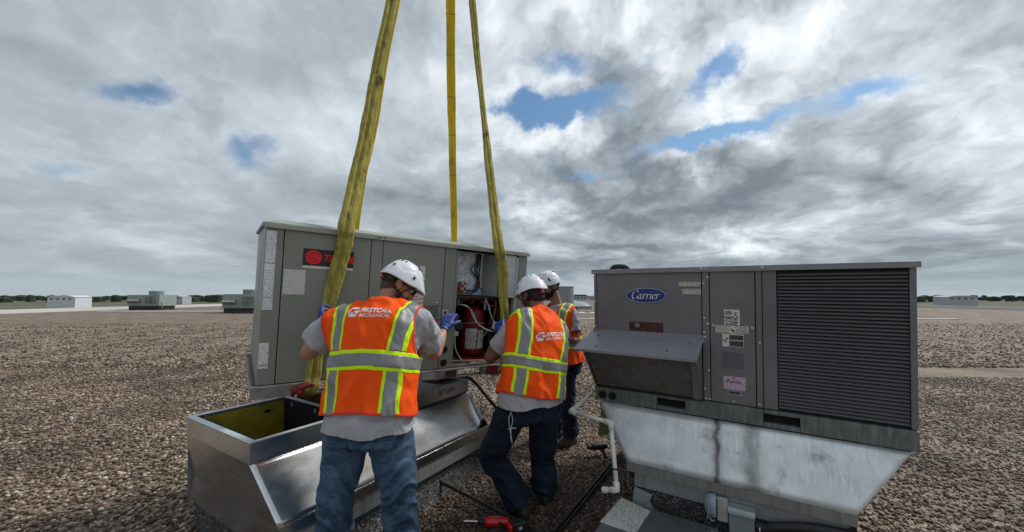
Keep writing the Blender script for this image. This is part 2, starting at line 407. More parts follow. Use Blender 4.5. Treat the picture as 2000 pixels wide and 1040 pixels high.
def fabric(N, b, co, c, amt=.12):
    f = N.noise(N.vm('MULTIPLY', co, (1.3, 1.3, .6)), 9, 6, .6)
    N.l(N.mix(f, [x*(1-amt) for x in c], [min(1, x*(1+amt)) for x in c]), b.inputs['Base Color'])
    bn = N.n('ShaderNodeBump'); bn.inputs['Strength'].default_value = .45; bn.inputs['Distance'].default_value = .012
    N.l(N.m('ADD', f, N.m('MULTIPLY', N.noise(co, 400, 1), .08)), bn.inputs['Height']); N.l(bn.outputs[0], b.inputs['Normal'])
mat('vest_orange', (.95, .07, .006), rough=.75, spec=.2, extra=lambda N, b, co: fabric(N, b, co, (1.0, .092, .004)))
mat('vest_binding', (.8, .04, .004), rough=.8, var=.1, vscale=30)
mat('vest_yellow', (.6, .95, .0), rough=.6, spec=.3, extra=lambda N, b, co: fabric(N, b, co, (.62, .98, .004), .06))
mat('vest_tape', (.25, .26, .27), rough=.45, metal=.15, extra=lambda N, b, co: fabric(N, b, co, (.22, .225, .23), .10))
mat('boot_brown', (.05, .035, .028), rough=.7, var=.35, vscale=15, bump=.3, bscale=40)
mat('boot_dark', (.02, .02, .018), rough=.7, var=.35, vscale=15, bump=.3, bscale=40)
mat('sole_dark', (.012, .012, .012), rough=.8)
mat('tool_red', (.55, .010, .012), rough=.32, coat=.2)
mat('tool_black', (.012, .012, .013), rough=.5)
mat('chrome', (.7, .7, .7), rough=.2, metal=1)
mat('olive_board', (.075, .085, .03), rough=.8, var=.3, vscale=9)
mat('membrane_white', (.62, .62, .60), rough=.7)
mat('eye_white', (.7, .7, .7), rough=.2)
def bitumen(N, b, co):
    v = N.n('ShaderNodeTexVoronoi'); v.inputs['Scale'].default_value = 95; N.l(co, v.inputs[0])
    sp = N.n('ShaderNodeSeparateColor'); N.l(v.outputs['Color'], sp.inputs[0])
    g = N.noise(co, 5, 6, .6)
    c = N.ramp(N.m('ADD', N.m('MULTIPLY', sp.outputs[0], .8), N.m('MULTIPLY', g, .3)), [(.1, .006), (.5, .03), (.8, .085), (1.0, .22)])
    N.l(c, b.inputs['Base Color'])
    bn = N.n('ShaderNodeBump'); bn.inputs['Strength'].default_value = .8; bn.inputs['Distance'].default_value = .008
    N.l(v.outputs['Distance'], bn.inputs['Height']); N.l(bn.outputs[0], b.inputs['Normal'])
mat('bitumen', (.03, .03, .03), rough=.85, extra=bitumen)
def print_lines(N, b, co, ink, pap, rows=60, axes=(1, 1), thr=.5):
    s = N.n('ShaderNodeSeparateXYZ'); N.l(co, s.inputs[0])
    z = N.m('MULTIPLY', s.outputs[2], rows); row = N.m('FLOOR', z); fr_ = N.m('SUBTRACT', z, row)
    cell = N.n('ShaderNodeCombineXYZ'); N.l(N.m('MULTIPLY', s.outputs[0], rows*2.2), cell.inputs[0]); N.l(N.m('MULTIPLY', row, 7.3), cell.inputs[1])
    wds = N.noise(cell.outputs[0], 1.0, 2, .6)
    blk = N.n('ShaderNodeCombineXYZ'); N.l(N.m('FLOOR', N.m('MULTIPLY', s.outputs[0], rows*.22)), blk.inputs[0]); N.l(N.m('FLOOR', N.m('MULTIPLY', s.outputs[2], rows*.22)), blk.inputs[1])
    blkn = N.n('ShaderNodeTexWhiteNoise', noise_dimensions='3D'); N.l(blk.outputs[0], blkn.inputs[0])
    f = N.m('MULTIPLY', N.m('GREATER_THAN', wds, thr), N.m('LESS_THAN', fr_, .55))
    f = N.m('MULTIPLY', f, N.m('LESS_THAN', blkn.outputs['Value'], .72))
    N.l(N.mix(N.m('MULTIPLY', f, .8), pap, ink), b.inputs['Base Color'])
mat('label_print', (.6, .6, .6), rough=.6, extra=lambda N, b, co: print_lines(N, b, co, (.05, .05, .06), (.60, .61, .60), 90))
mat('label_print_blue', (.6, .6, .6), rough=.6, extra=lambda N, b, co: print_lines(N, b, co, (.30, .31, .33), (.74, .77, .79), 70))
mat('label_faint', (.6, .6, .6), rough=.7, extra=lambda N, b, co: print_lines(N, b, co, (.46, .47, .46), (.62, .62, .58), 50, thr=.50))
mat('paper_print', (.6, .6, .6), rough=.7, extra=lambda N, b, co: print_lines(N, b, co, (.12, .12, .12), (.55, .55, .51), 46, thr=.52))
mat('label_yellowish', (.6, .6, .6), rough=.6, extra=lambda N, b, co: print_lines(N, b, co, (.06, .06, .05), (.50, .50, .42), 80))
mat('label_ghost', (.1, .1, .1), rough=.6, extra=lambda N, b, co: print_lines(N, b, co, (.055, .060, .065), (.115, .12, .13), 80))
mat('label_pink', (.1, .1, .1), rough=.6, extra=lambda N, b, co: print_lines(N, b, co, (.30, .20, .30), (.56, .42, .54), 90, thr=.53))
mat('label_dark', (.1, .1, .1), rough=.6, extra=lambda N, b, co: print_lines(N, b, co, (.28, .28, .26), (.025, .025, .025), 120, thr=.55))
mat('label_rust', (.075, .022, .018), rough=.7, var=.5, vscale=30, dirt=(.02, .015, .013, .8), dscale=25)
MATS['label_rust'].node_tree.nodes['Principled BSDF']
def filter_extra(N, b, co):
    s = N.n('ShaderNodeSeparateXYZ'); N.l(co, s.inputs[0])
    p = N.m('ADD', s.outputs[0], s.outputs[2]); q = N.m('SUBTRACT', s.outputs[0], s.outputs[2])
    wa = N.m('SINE', N.m('MULTIPLY', p, 560)); wb = N.m('SINE', N.m('MULTIPLY', q, 560))
    f = N.m('MAXIMUM', wa, wb); n = N.noise(co, 14, 6, .7)
    n = N.m('MULTIPLY', n, N.m('ADD', .3, N.m('MULTIPLY', N.noise(co, 130, 2, .7), 1.5)))
    f = N.m('MULTIPLY', N.ramp(f, [(.35, 0.0), (.95, 1.0)]), N.m('MULTIPLY', n, 1.6))
    N.l(N.mix(f, (.020, .018, .017), (.42, .40, .37)), b.inputs['Base Color'])
    bn = N.n('ShaderNodeBump'); bn.inputs['Strength'].default_value = .6; bn.inputs['Distance'].default_value = .003; N.l(f, bn.inputs['Height']); N.l(bn.outputs[0], b.inputs['Normal'])
mat('filter_mesh', (.05, .05, .05), rough=.5, metal=.4, extra=filter_extra)
M = MATS

# ------------------------------------------------------------------ flat lettering
def text_mesh(txt, size, bold=0.0, shear=0.0, sx=1.0, align='CENTER', ext=.0004):
    cu = bpy.data.curves.new('lettering', 'FONT'); cu.body = txt; cu.size = size; cu.offset = bold; cu.shear = shear
    cu.align_x = align; cu.align_y = 'CENTER'; cu.extrude = ext; cu.resolution_u = 3
    ob = bpy.data.objects.new('lettering', cu); COL.objects.link(ob)
    dg = bpy.context.evaluated_depsgraph_get(); me = bpy.data.meshes.new_from_object(ob.evaluated_get(dg))
    bpy.data.objects.remove(ob); bpy.data.curves.remove(cu)
    if sx != 1.0:
        for v in me.vertices: v.co.x *= sx
    return me
def lettering(parent, txt, x, z, y, size, m, name='lettering', **kw):
    """text on a face whose outward normal is local -Y"""
    me = text_mesh(txt, size, **kw); me.materials.clear(); me.materials.append(m)
    for v in me.vertices:
        c = v.co.copy(); v.co = (c.x+x, y - c.z, c.y+z)
    return link(me, name, parent)

# ------------------------------------------------------------------ roof gravel
def gravel_colors(N, rnd):
    return N.ramp(rnd, [(0.0, (.032, .019, .013)), (.18, (.095, .053, .035)), (.38, (.185, .120, .080)), (.60, (.285, .205, .142)),
                        (.80, (.41, .32, .24)), (.93, (.60, .53, .44)), (1.0, (.78, .74, .68))])
def gravel_tone(N, c, pos):
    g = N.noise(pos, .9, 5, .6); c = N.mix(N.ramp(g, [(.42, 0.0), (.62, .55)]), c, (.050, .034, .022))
    # patchy dark brown blended in between the two curbs, fading outwards
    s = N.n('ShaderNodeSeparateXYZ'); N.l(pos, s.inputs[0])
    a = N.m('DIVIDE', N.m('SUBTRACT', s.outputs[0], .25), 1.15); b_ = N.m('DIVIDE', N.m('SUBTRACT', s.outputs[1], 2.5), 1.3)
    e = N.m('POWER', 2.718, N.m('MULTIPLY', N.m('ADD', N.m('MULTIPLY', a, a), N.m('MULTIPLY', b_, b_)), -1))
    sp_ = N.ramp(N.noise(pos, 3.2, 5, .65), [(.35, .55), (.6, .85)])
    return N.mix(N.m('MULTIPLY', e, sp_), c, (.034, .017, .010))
def gravel_sheet(N, b, co):
    pos = N.n('ShaderNodeNewGeometry').outputs['Position']
    v = N.n('ShaderNodeTexVoronoi'); v.inputs['Scale'].default_value = 42; N.l(pos, v.inputs[0])
    sp = N.n('ShaderNodeSeparateColor'); N.l(v.outputs['Color'], sp.inputs[0])
    c = gravel_colors(N, sp.outputs[0])
    edge = N.ramp(v.outputs['Distance'], [(.25, 1.0), (.62, .18)])
    c = N.mix(edge, (.045, .034, .026), c)
    big = N.noise(pos, .25, 5, .6); c = N.mix(N.m('MULTIPLY', big, .6), c, (.28, .215, .155)); md = N.noise(pos, 9, 4, .7); c = N.mix(N.ramp(md, [(.42, 0.0), (.62, .5)]), c, (.36, .29, .22)); md2 = N.noise(pos, 16, 3, .7); c = N.mix(N.ramp(md2, [(.5, 0.0), (.66, .55)]), c, (.07, .055, .04))
    c = gravel_tone(N, c, pos)
    N.l(c, b.inputs['Base Color'])
    bn = N.n('ShaderNodeBump'); bn.inputs['Strength'].default_value = .7; bn.inputs['Distance'].default_value = .012; bn.invert = True
    N.l(v.outputs['Distance'], bn.inputs['Height']); N.l(bn.outputs[0], b.inputs['Normal'])
mat('gravel_sheet', (.2, .2, .2), rough=.85, extra=gravel_sheet)
def stone_extra(N, b, co):
    a = N.n('ShaderNodeAttribute', attribute_name='rnd'); pos = N.n('ShaderNodeNewGeometry').outputs['Position']
    c = gravel_colors(N, a.outputs['Fac']); c = N.mix(N.m('MULTIPLY', N.noise(pos, 190, 3), .35), c, (.06, .045, .035))
    N.l(gravel_tone(N, c, pos), b.inputs['Base Color'])
mat('gravel_stone', (.2, .2, .2), rough=.7, spec=.35, extra=stone_extra)
mat('far_ground', (.10, .10, .065), rough=1, var=.4, vscale=.01)
g = G(); g.box(-45, 55, -30, 96, -.3, 0)
tag(g.build('roof_surface', M['gravel_sheet']), kind='structure')
g = G(); g.add([(-5000, -3000, -8), (5000, -3000, -8), (5000, 5500, -8), (-5000, 5500, -8)], [(0, 1, 2, 3)])
tag(g.build('ground', M['far_ground']), kind='structure')

def scatter_stones():
    # icosahedron
    ph = (1+5**.5)/2
    iv = np.array([(-1,ph,0),(1,ph,0),(-1,-ph,0),(1,-ph,0),(0,-1,ph),(0,1,ph),(0,-1,-ph),(0,1,-ph),(ph,0,-1),(ph,0,1),(-ph,0,-1),(-ph,0,1)], float)
    iv /= np.linalg.norm(iv[0])
    fc = np.array([(0,11,5),(0,5,1),(0,1,7),(0,7,10),(0,10,11),(1,5,9),(5,11,4),(11,10,2),(10,7,6),(7,1,8),(3,9,4),(3,4,2),(3,2,6),(3,6,8),(3,8,9),(4,9,5),(2,4,11),(6,2,10),(8,6,7),(9,8,1)])
    rng = np.random.default_rng(3)
    P = []; Rr = []
    def zone(n, y0, y1, xl, xr, r0, r1):
        y = y0+(y1-y0)*rng.random(n); x = (xl+(xr-xl)*rng.random(n))*y
        P.append(np.stack([x, y], 1)); Rr.append(r0+(r1-r0)*rng.random(n)**1.6)
    zone(56000, 1.9, 5.5, -.46, .66, .0058, .0132)
    zone(22000, 5.4, 10.5, -.80, .40, .011, .022)
    zone(28000, 1.6, 9.0, -1.38, -.44, .010, .019)
    zone(20000, 1.2, 7.5, .62, 1.38, .009, .016)
    def ramped(n, y0, y1, xl, xr, r0, r1):      # thins out with distance
        y = y0+(y1-y0)*rng.random(n)**1.5; x = (xl+(xr-xl)*rng.random(n))*y
        P.append(np.stack([x, y], 1)); Rr.append(r0+(r1-r0)*rng.random(n))
    ramped(16000, 8.5, 22, -1.38, 1.38, .018, .034)
    P = np.concatenate(P); Rr = np.concatenate(Rr); n = len(P)
    S = np.stack([Rr*(.9+.5*rng.random(n)), Rr*(.8+.3*rng.random(n)), Rr*(.5+.3*rng.random(n))], 1)
    th = rng.random(n)*6.283; tl = (rng.random(n)-.5)*1.1
    V = iv[None]*(1+.34*(rng.random((n, 12, 1))-.5))*S[:, None]
    c, s_ = np.cos(tl)[:, None], np.sin(tl)[:, None]
    y, z = V[..., 1]*c - V[..., 2]*s_, V[..., 1]*s_+V[..., 2]*c; V[..., 1], V[..., 2] = y, z
    c, s_ = np.cos(th)[:, None], np.sin(th)[:, None]
    x, y = V[..., 0]*c - V[..., 1]*s_, V[..., 0]*s_+V[..., 1]*c; V[..., 0], V[..., 1] = x, y
    V[..., 0] += P[:, 0:1]; V[..., 1] += P[:, 1:2]; V[..., 2] += (Rr*(.15+.75*rng.random(n)))[:, None]
    F = fc[None] + (np.arange(n)*12)[:, None, None]
    me = bpy.data.meshes.new('gravel_stones')
    me.vertices.add(n*12); me.vertices.foreach_set('co', V.astype(np.float32).ravel())
    me.loops.add(n*60); me.loops.foreach_set('vertex_index', F.astype(np.int32).ravel())
    me.polygons.add(n*20); me.polygons.foreach_set('loop_start', np.arange(0, n*60, 3, dtype=np.int32))
    me.polygons.foreach_set('use_smooth', np.ones(n*20, dtype=bool))
    a = me.attributes.new('rnd', 'FLOAT', 'POINT'); a.data.foreach_set('value', np.repeat(rng.random(n), 12).astype(np.float32))
    me.materials.append(M['gravel_stone']); me.update(calc_edges=True)
    o = link(me, 'gravel'); tag(o, 'loose brown and tan river gravel covering the flat roof', 'gravel', kind='stuff')
scatter_stones()

# ------------------------------------------------------------------ curb adapter under the hoisted unit
CUX = np.array([math.sin(R(32)), math.cos(R(32)), 0]); CUY = np.array([-math.cos(R(32)), math.sin(R(32)), 0])
def frame(o, x, y, z=(0, 0, 1)):
    return Matrix([[x[0], y[0], z[0], o[0]], [x[1], y[1], z[1], o[1]], [x[2], y[2], z[2], o[2]], [0, 0, 0, 1]])
cur = empty('curb_adapter', 'open galvanized curb adapter with sloping front sheet under the hoisted green unit', 'curb adapter', mat=frame((-1.2315, 2.049, 0), CUX, CUY))
g = G(); X0, X1, ZT, ZB, ZL = -.06, 1.84, .79, .68, .375
# sloping front sheet, its right end flaring out (curved)
nx, nz = 60, 12; vs = []; fs = []
for i in range(nx+1):
    for j in range(nz+1):
        s_, t = i/nx, j/nz
        x = (X0+(X1-X0)*s_)*(1-t) + (0.0+1.914*s_)*t
        fl = max(0, (s_-.88)/.12)
        y = .20*(1-t) + 0.0*t + .10*fl*fl*t*1.0 ; z = ZB+(ZL-ZB)*t - .0 + .035*fl*fl*t
        y += .004*math.sin(s_*9)*math.sin(t*3.1)
        vs.append((x+.05*fl*fl*t, y, z))
for i in range(nx):
    for j in range(nz):
        a = i*(nz+1)+j; fs.append((a, a+1, a+nz+2, a+nz+1))
g.add(vs, fs); g.build('sloping_sheet', M['galvanized'], cur, smooth=True, solid=.003)
g = G(); g.box(X0, X1, .197, .203, ZB, ZT)             # upright band above the slope
g.build('upright_band', M['galvanized'], cur, bevel=.001)
g = G(); g.box(X0-.0, X1, .198, .226, ZT+.0005, ZT+.006); g.build('front_rim', M['galvanized_inner'], cur, bevel=.002)
g = G(); g.box(X0, X1, 1.035, 1.075, ZT-.002, ZT+.004); g.build('back_rim', M['galvanized_inner'], cur, bevel=.002)
g = G(); g.box(X0, X0+.04, .227, 1.034, ZT-.001, ZT+.005); g.build('side_rim', M['galvanized_inner'], cur, bevel=.002)
g = G(); g.box(X1-.03, X1, .227, 1.034, ZT-.001, ZT+.005); g.build('side_rim', M['galvanized_inner'], cur, bevel=.002)
# end walls taper down to the curb
for xa, xb in ((X0, .004), (X1, 1.905)):
    g = G(); e = .002 if xa < 0.5 else -.002
    g.quad((xa+e, .203, ZT-.002), (xa+e, 1.059, ZT-.002), (xa+e, 1.059, ZB), (xa+e, .203, ZB))
    g.quad((xa+e, .203, ZB), (xa+e, 1.059, ZB), (xb+e, 1.2, ZL), (xb+e, .008, ZL))
    g.quad((xb+e, .008, ZL), (xb+e, 1.2, ZL), (xb+e, 1.2, .2), (xb+e, .008, .2))
    g.build('end_wall', M['galvanized'], cur, solid=.003)
g = G(); g.box(X0+.01, X1-.01, 1.06, 1.068, ZB, ZT-.004); g.build('back_band', M['galvanized_old'], cur)
g = G(); g.add([(X0+.01, 1.066, ZB), (X1-.01, 1.066, ZB), (1.9, 1.2, .2), (0, 1.2, .2)], [(0, 1, 2, 3)]); g.build('back_sheet', M['galvanized_old'], cur, solid=.003)
g = G(); g.box(.002, 1.912, -.004, -.0005, ZL-.062, ZL-.001); g.build('lower_lip', M['galvanized'], cur, bevel=.001)
g = G(); g.box(.012, 1.905, .008, .014, .195, ZL-.05); g.build('base_flashing', M['galvanized_old'], cur, bevel=.001)
# inside: olive duct insulation and a black faced partition
g = G(); g.box(.012, .545, 1.022, 1.032, .30, ZT-.018)
g.add([(.42+.02*math.cos(a)*1.2, 1.0215, .715+.014*math.sin(a)) for a in [k*.5236 for k in range(12)]], [tuple(range(12))], 1)
g.build('insulation_lining', [M['insulation'], M['black_void']], cur)
g = G(); g.box(.575, X1-.035, 1.022, 1.032, .30, ZT-.004); g.build('insulation_lining', M['insulation'], cur)
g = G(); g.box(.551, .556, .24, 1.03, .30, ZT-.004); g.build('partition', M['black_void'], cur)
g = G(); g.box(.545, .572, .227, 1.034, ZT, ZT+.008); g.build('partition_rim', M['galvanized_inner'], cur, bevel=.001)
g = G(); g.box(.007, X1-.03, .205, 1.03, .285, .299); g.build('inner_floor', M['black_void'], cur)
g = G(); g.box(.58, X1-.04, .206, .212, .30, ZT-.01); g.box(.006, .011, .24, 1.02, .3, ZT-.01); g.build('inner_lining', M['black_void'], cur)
g = G(); g.box(1.00, 1.52, .228, .60, ZT-.004, ZT+.001); g.build('cover_plate', M['galvanized_inner'], cur, bevel=.001)
for x in (.20, .30, .62):
    g = G(); g.box(.5485, .5505, x+.3, x+.312, .735, .765); g.build('clip', M['galvanized_inner'], cur)
# handwritten word on the band
me = text_mesh('RETURN', .066, shear=.15, sx=.9, ext=.0002); me.materials.clear(); me.materials.append(M['print_black'])
for v in me.vertices:
    c = v.co.copy(); v.co = (c.x+1.53+.003*math.sin(c.x*40), .1962, c.y+.742)
link(me, 'handwriting', cur)
# lifting ears
def ear(x, y, z, ry=.035, rz=.055, tilt=.2, name='lifting_ear'):
    g = G(); n = 20; vs = []
    for k in range(n):
        a = 2*math.pi*k/n; vs.append((x+ry*math.sin(a)*.85, y, z+rz*math.cos(a)))
    for k in range(n):
        a = 2*math.pi*k/n; vs.append((x+ry*.42*math.sin(a), y, z+.016+rz*.42*math.cos(a)))
    m0 = len(vs); vs += [(v[0], v[1]+.006, v[2]) for v in vs]
    fs = []
    for k in range(n):
        k2 = (k+1) % n; fs += [(k, k2, n+k2, n+k), (m0+k2, m0+k, m0+n+k, m0+n+k2), (k2, k, m0+k, m0+k2), (n+k, n+k2, m0+n+k2, m0+n+k)]
    g.add(vs, fs); g.build(name, M['galvanized'], cur, bevel=.001)
ear(.325, -.004, .42); ear(1.94, .10, .475, .03, .055)
g = G(); g.box(.03, 1.88, .03, 1.17, .0, .195)
rim = [(-.05, -.055, 0), (1.96, -.055, 0), (1.88, .028, .12), (.03, .028, .12)]
g.add(rim, [(0, 1, 2, 3)])
roofcurb = g.build('roof_curb', M['bitumen'], bevel=.01); roofcurb.matrix_world = cur.matrix_world
tag(roofcurb, 'black granule coated roof curb carrying the open galvanized adapter', 'roof curb')

# ------------------------------------------------------------------ unit frame helper
def unit_frame(o, yaw, tilt, roll):
    cy, sy = math.cos(yaw), math.sin(yaw)
    ux = np.array([cy*math.cos(tilt), sy*math.cos(tilt), math.sin(tilt)]); back = np.array([-sy, cy, 0.]); up = np.cross(ux, back)
    u2 = up*math.cos(roll)+back*math.sin(roll); b2 = back*math.cos(roll)-up*math.sin(roll)
    return np.array(o), ux, b2, u2
def label(parent, x0, x1, z0, z1, m, y=-.0022, name='label', lab=None):
    g = G(); cx, cz = (x0+x1)/2, (z0+z1)/2
    g.box(x0-cx, x1-cx, -.0006, .0006, z0-cz, z1-cz); return g.build(name, M[m] if isinstance(m, str) else m, parent, loc=(cx, y, cz), label=lab)
SCREW = None
def screw(parent, x, z, y=-.004, r=.0085):
    global SCREW
    if SCREW is None:
        g = G(); g.tube([(0, 0, 0), (0, -.002, 0), (0, -.0045, 0)], [1, 1, .6], 8); 
        for i, v in enumerate(g.v): g.v[i] = (v[0]*.0085, v[1], v[2]*.0085)
        o = g.build('screw', M['screw_metal'], parent, loc=(x, y, z)); SCREW = o; return
    o = SCREW.copy(); COL.objects.link(o); o.parent = parent; o.location = (x, y, z)

# ------------------------------------------------------------------ hoisted green rooftop unit
TO, TX, TB, TU = unit_frame((-1.6187, 2.4157, .9505), .631, -.0278, -.075)
tr = empty('rooftop_unit', 'grey green rooftop air conditioner hanging from yellow slings with an open compressor bay', 'air conditioner', mat=frame(TO, TX, TB, TU))
TM = np.array(frame(TO, TX, TB, TU))
def TW(x, y, z): return TO + TX*x + TB*y + TU*z
L, H, D = 2.1, 1.10, 1.08
UG = M['unit_green']
g = G(); g.box(.012, 1.345, .02, D-.02, .083, H-.003)          # closed body, hollow on the right
g.build('inner_casing', M['seam_black'], tr)
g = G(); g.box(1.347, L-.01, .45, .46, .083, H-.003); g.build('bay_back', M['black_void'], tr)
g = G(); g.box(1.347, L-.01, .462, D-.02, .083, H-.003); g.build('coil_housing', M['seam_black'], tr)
g = G(); g.box(1.347, L-.01, .012, .449, .083, .098); g.build('bay_floor', M['unit_rail'], tr, bevel=.003)
def panel(x0, x1, z0, z1, name='panel', y0=0.0, y1=.016, lab=None, m=UG):
    g = G(); g.box(x0, x1, y0, y1, z0, z1); return g.build(name, m, tr, bevel=.004, bseg=2, label=lab)
panel(.0, .0985, .082, H-.002, 'corner_post', lab='corner post with white data labels')
panel(.1035, .648, .084, H-.002)
panel(.653, .734, .084, H-.002, 'mullion')
panel(.738, 1.240, .60, H-.002)
panel(.738, 1.240, .084, .488, lab='lower panel below the louvred grille')
panel(1.246, 1.345, .082, H-.002, 'mullion')
panel(1.349, 1.375, .09, H-.03, 'bay_edge', y0=.006, y1=.05)
panel(2.0, L, .082, H-.002, 'corner_post', lab='right corner post beside the open bay')
g = G(); g.box(1.985, 1.999, .004, .06, .09, H-.03); g.build('bay_edge', M['galvanized_inner'], tr, bevel=.002)
# grille
g = G(); g.box(.738, .95, 0, .016, .492, .596); g.box(1.208, 1.240, 0, .016, .492, .596); g.box(.951, 1.207, 0, .016, .492, .500); g.box(.951, 1.207, 0, .016, .588, .596)
g.box(1.028, 1.036, .001, .015, .501, .587)
gr = g.build('grille_frame', UG, tr, bevel=.002)
for k in range(5):
    g = G(); g.prism([(.0, 0), (.014, .006), (.014, .012), (0, .008)], 0, .952, 1.206); o = g.build('louvre_slat', UG, gr, loc=(0, .001, .503+k*.0172))
# cap (roof) with drip edge and chamfered corner
def cap_profile():
    g = G(); o_ = .018
    poly = [(-o_, -o_+.03), (-o_+.04, -o_), (L+o_-.03, -o_), (L+o_, -o_+.03), (L+o_, D+o_), (-o_, D+o_)]
    g.prism(poly, 2, H, H+.018)
    poly2 = [(p[0]*.99+.012, p[1]*.98+.012) for p in poly]
    vs = [(p[0], p[1], H+.018) for p in poly] + [(.07+(p[0])*.94, .05+p[1]*.92, H+.042) for p in poly]; n = len(poly)
    g.add(vs, [(i, (i+1) % n, n+(i+1) % n, n+i) for i in range(n)] + [tuple(range(n, 2*n))])
    return g
cp = cap_profile().build('cap', M['unit_cap'], tr, bevel=.003)
for x0, x1 in ((-.016, .66), (.663, 1.24), (1.243, L+.014)):
    g = G(); g.box(x0, x1, -.022, -.0185, H-.016, H+.012); g.build('drip_edge', M['unit_cap'], cp, bevel=.0015)
for x in (.68, .70, .73): 
    g = G(); g.box(x, x+.012, -.024, -.0225, H-.004, H+.004); g.build('clip', M['seam_black'], cp)
# base rail with fork slots
g = G(); yr0, yr1 = -.024, .03
for x0, x1 in ((-.03, .34), (.56, 1.42), (1.66, L+.02)): g.box(x0, x1, yr0, yr1, 0, .078)
for x0, x1 in ((.342, .558), (1.422, 1.658)): g.box(x0, x1, yr0, yr1, .0, .012); g.box(x0, x1, yr0, yr1, .068, .078)
g.build('base_rail', M['unit_rail'], tr, bevel=.004)
g = G(); g.box(-.03, L+.02, D-.05, D, 0, .078); g.build('base_rail', M['unit_rail'], tr, bevel=.004)
g = G(); g.box(-.02, L, .033, D-.055, .062, .081); g.build('base_pan', M['dark_steel'], tr)
for x in (-.025, 1.30, L-.03):
    g = G(); g.box(x, x+.04, .033, D-.055, .0, .060); g.build('cross_member', M['unit_rail'], tr)
for x, w_ in ((1.10, .11), (1.30, .10)): label(tr, x, x+w_, .012, .066, 'label_rust' if x > 1.2 else 'unit_cap', y=-.0262, name='rail_sticker', lab='torn sticker on the base rail')
for x0, x1 in ((.0, .11), (.24, .30)): 
    g = G(); g.box(x0, x1, -.027, -.0245, .074, .080); g.build('bright_edge', M['chrome'], tr)
# printed matter
label(tr, .214, .532, .862, .974, 'print_black', name='brand_plate', lab='black badge with red round emblem and red italic word')
label(tr, .214, .531, .843, .860, 'paper', name='badge_strip')
g = G(); n = 32; g.add([(.277+.050*math.cos(2*math.pi*k/n), -.0036, .918+.047*math.sin(2*math.pi*k/n)) for k in range(n)][::-1], [tuple(range(n))][::1]); g.build('round_emblem', M['logo_red'], tr, solid=.001)
for k, (a0, a1, r_) in enumerate([(200, 340, .034), (20, 160, .034)]):
    g = G(); g.tube([(.277+r_*math.cos(R(a)), -.0044, .918+r_*math.sin(R(a))*.9) for a in range(a0, a1, 12)], .0016, 5); g.build('emblem_line', M['compressor_red'], tr)
for k in range(3):
    g = G(); g.box(.258, .296-.006*k, -.0052, -.0042, .905+k*.011, .908+k*.011); g.build('emblem_line', M['compressor_red'], tr)
lettering(tr, 'TRANE', .432, .917, -.0036, .062, M['logo_red'], bold=.0022, shear=.35, sx=1.05)
label(tr, .110, .236, .664, .828, 'label_faint', name='paper_notice', lab='creased white paper notice')
for z0, z1 in ((.862, 1.066), (.645, .857), (.562, .640)): label(tr, .004, .060, z0, z1, 'label_print_blue', name='data_label')
o = label(tr, -.004+.006, .056, .188, .352, 'label_print_blue', name='data_label'); 
label(tr, .008, .05, .204, .218, 'wire_grey', y=-.0036, name='label_bar')
label(tr, 1.028, 1.076, .60, .925, 'paper', name='warning_label', lab='tall white warning label with red bars')
for z in (.918, .84, .80, .69, .655, .62): 
    g = G(); g.box(1.029, 1.075, -.0036, -.003, z, z+.006); g.build('label_bar', M['print_red'], tr)
label(tr, .955, 1.027, .60, .72, 'paper', name='warning_label')
for z in (.70, .672, .645): 
    g = G(); g.box(.957, 1.025, -.0036, -.003, z, z+.007); g.build('label_bar', M['print_red'], tr)
label(tr, 1.085, 1.23, .478, .486, 'print_red', name='label_bar')
label(tr, 1.25, 1.30, .52, .57, 'paper', name='hazard_label')
g = G(); g.tube([(1.275+.018*math.cos(a*.5236), -.0035, .546+.018*math.sin(a*.5236)) for a in range(13)], .002, 5); g.build('label_mark', M['print_red'], tr)
g = G(); g.box(1.265, 1.285, -.0045, -.0035, .536, .556); g.build('label_mark', M['print_black'], tr)
label(tr, .31, .33, .20, .34, 'paper', name='edge_label')
# knock-out holes
for x, z, open_ in ((1.291, .377, 0), (1.289, .241, 1), (1.288, .130, 1)):
    g = G(); n = 24
    if open_:
        g.tube([(x, -.0005, z), (x, -.006, z)], [.031, .029], 24)
        o = g.build('knockout_ring', M['rubber_black'], tr, bevel=.001)
        g = G(); g.tube([(x, -.0062, z), (x, -.0068, z)], [.021, .021], 24); g.build('knockout_hole', M['black_void'], tr)
    else:
        g.tube([(x, -.0005, z), (x, -.002, z)], [.028, .028], 24); g.build('knockout_disc', M['unit_rail'], tr)
# handle slot / small latch
g = G(); g.tube([(.90, -.001, .30), (.90, -.03, .30), (.90, -.03, .36), (.90, -.001, .36)], .008, 6); g.build('latch', M['rubber_black'], tr)
for x, z in ((1.19, .625), (.45, .10), (.66, .12)): screw(tr, x, z, -.001)
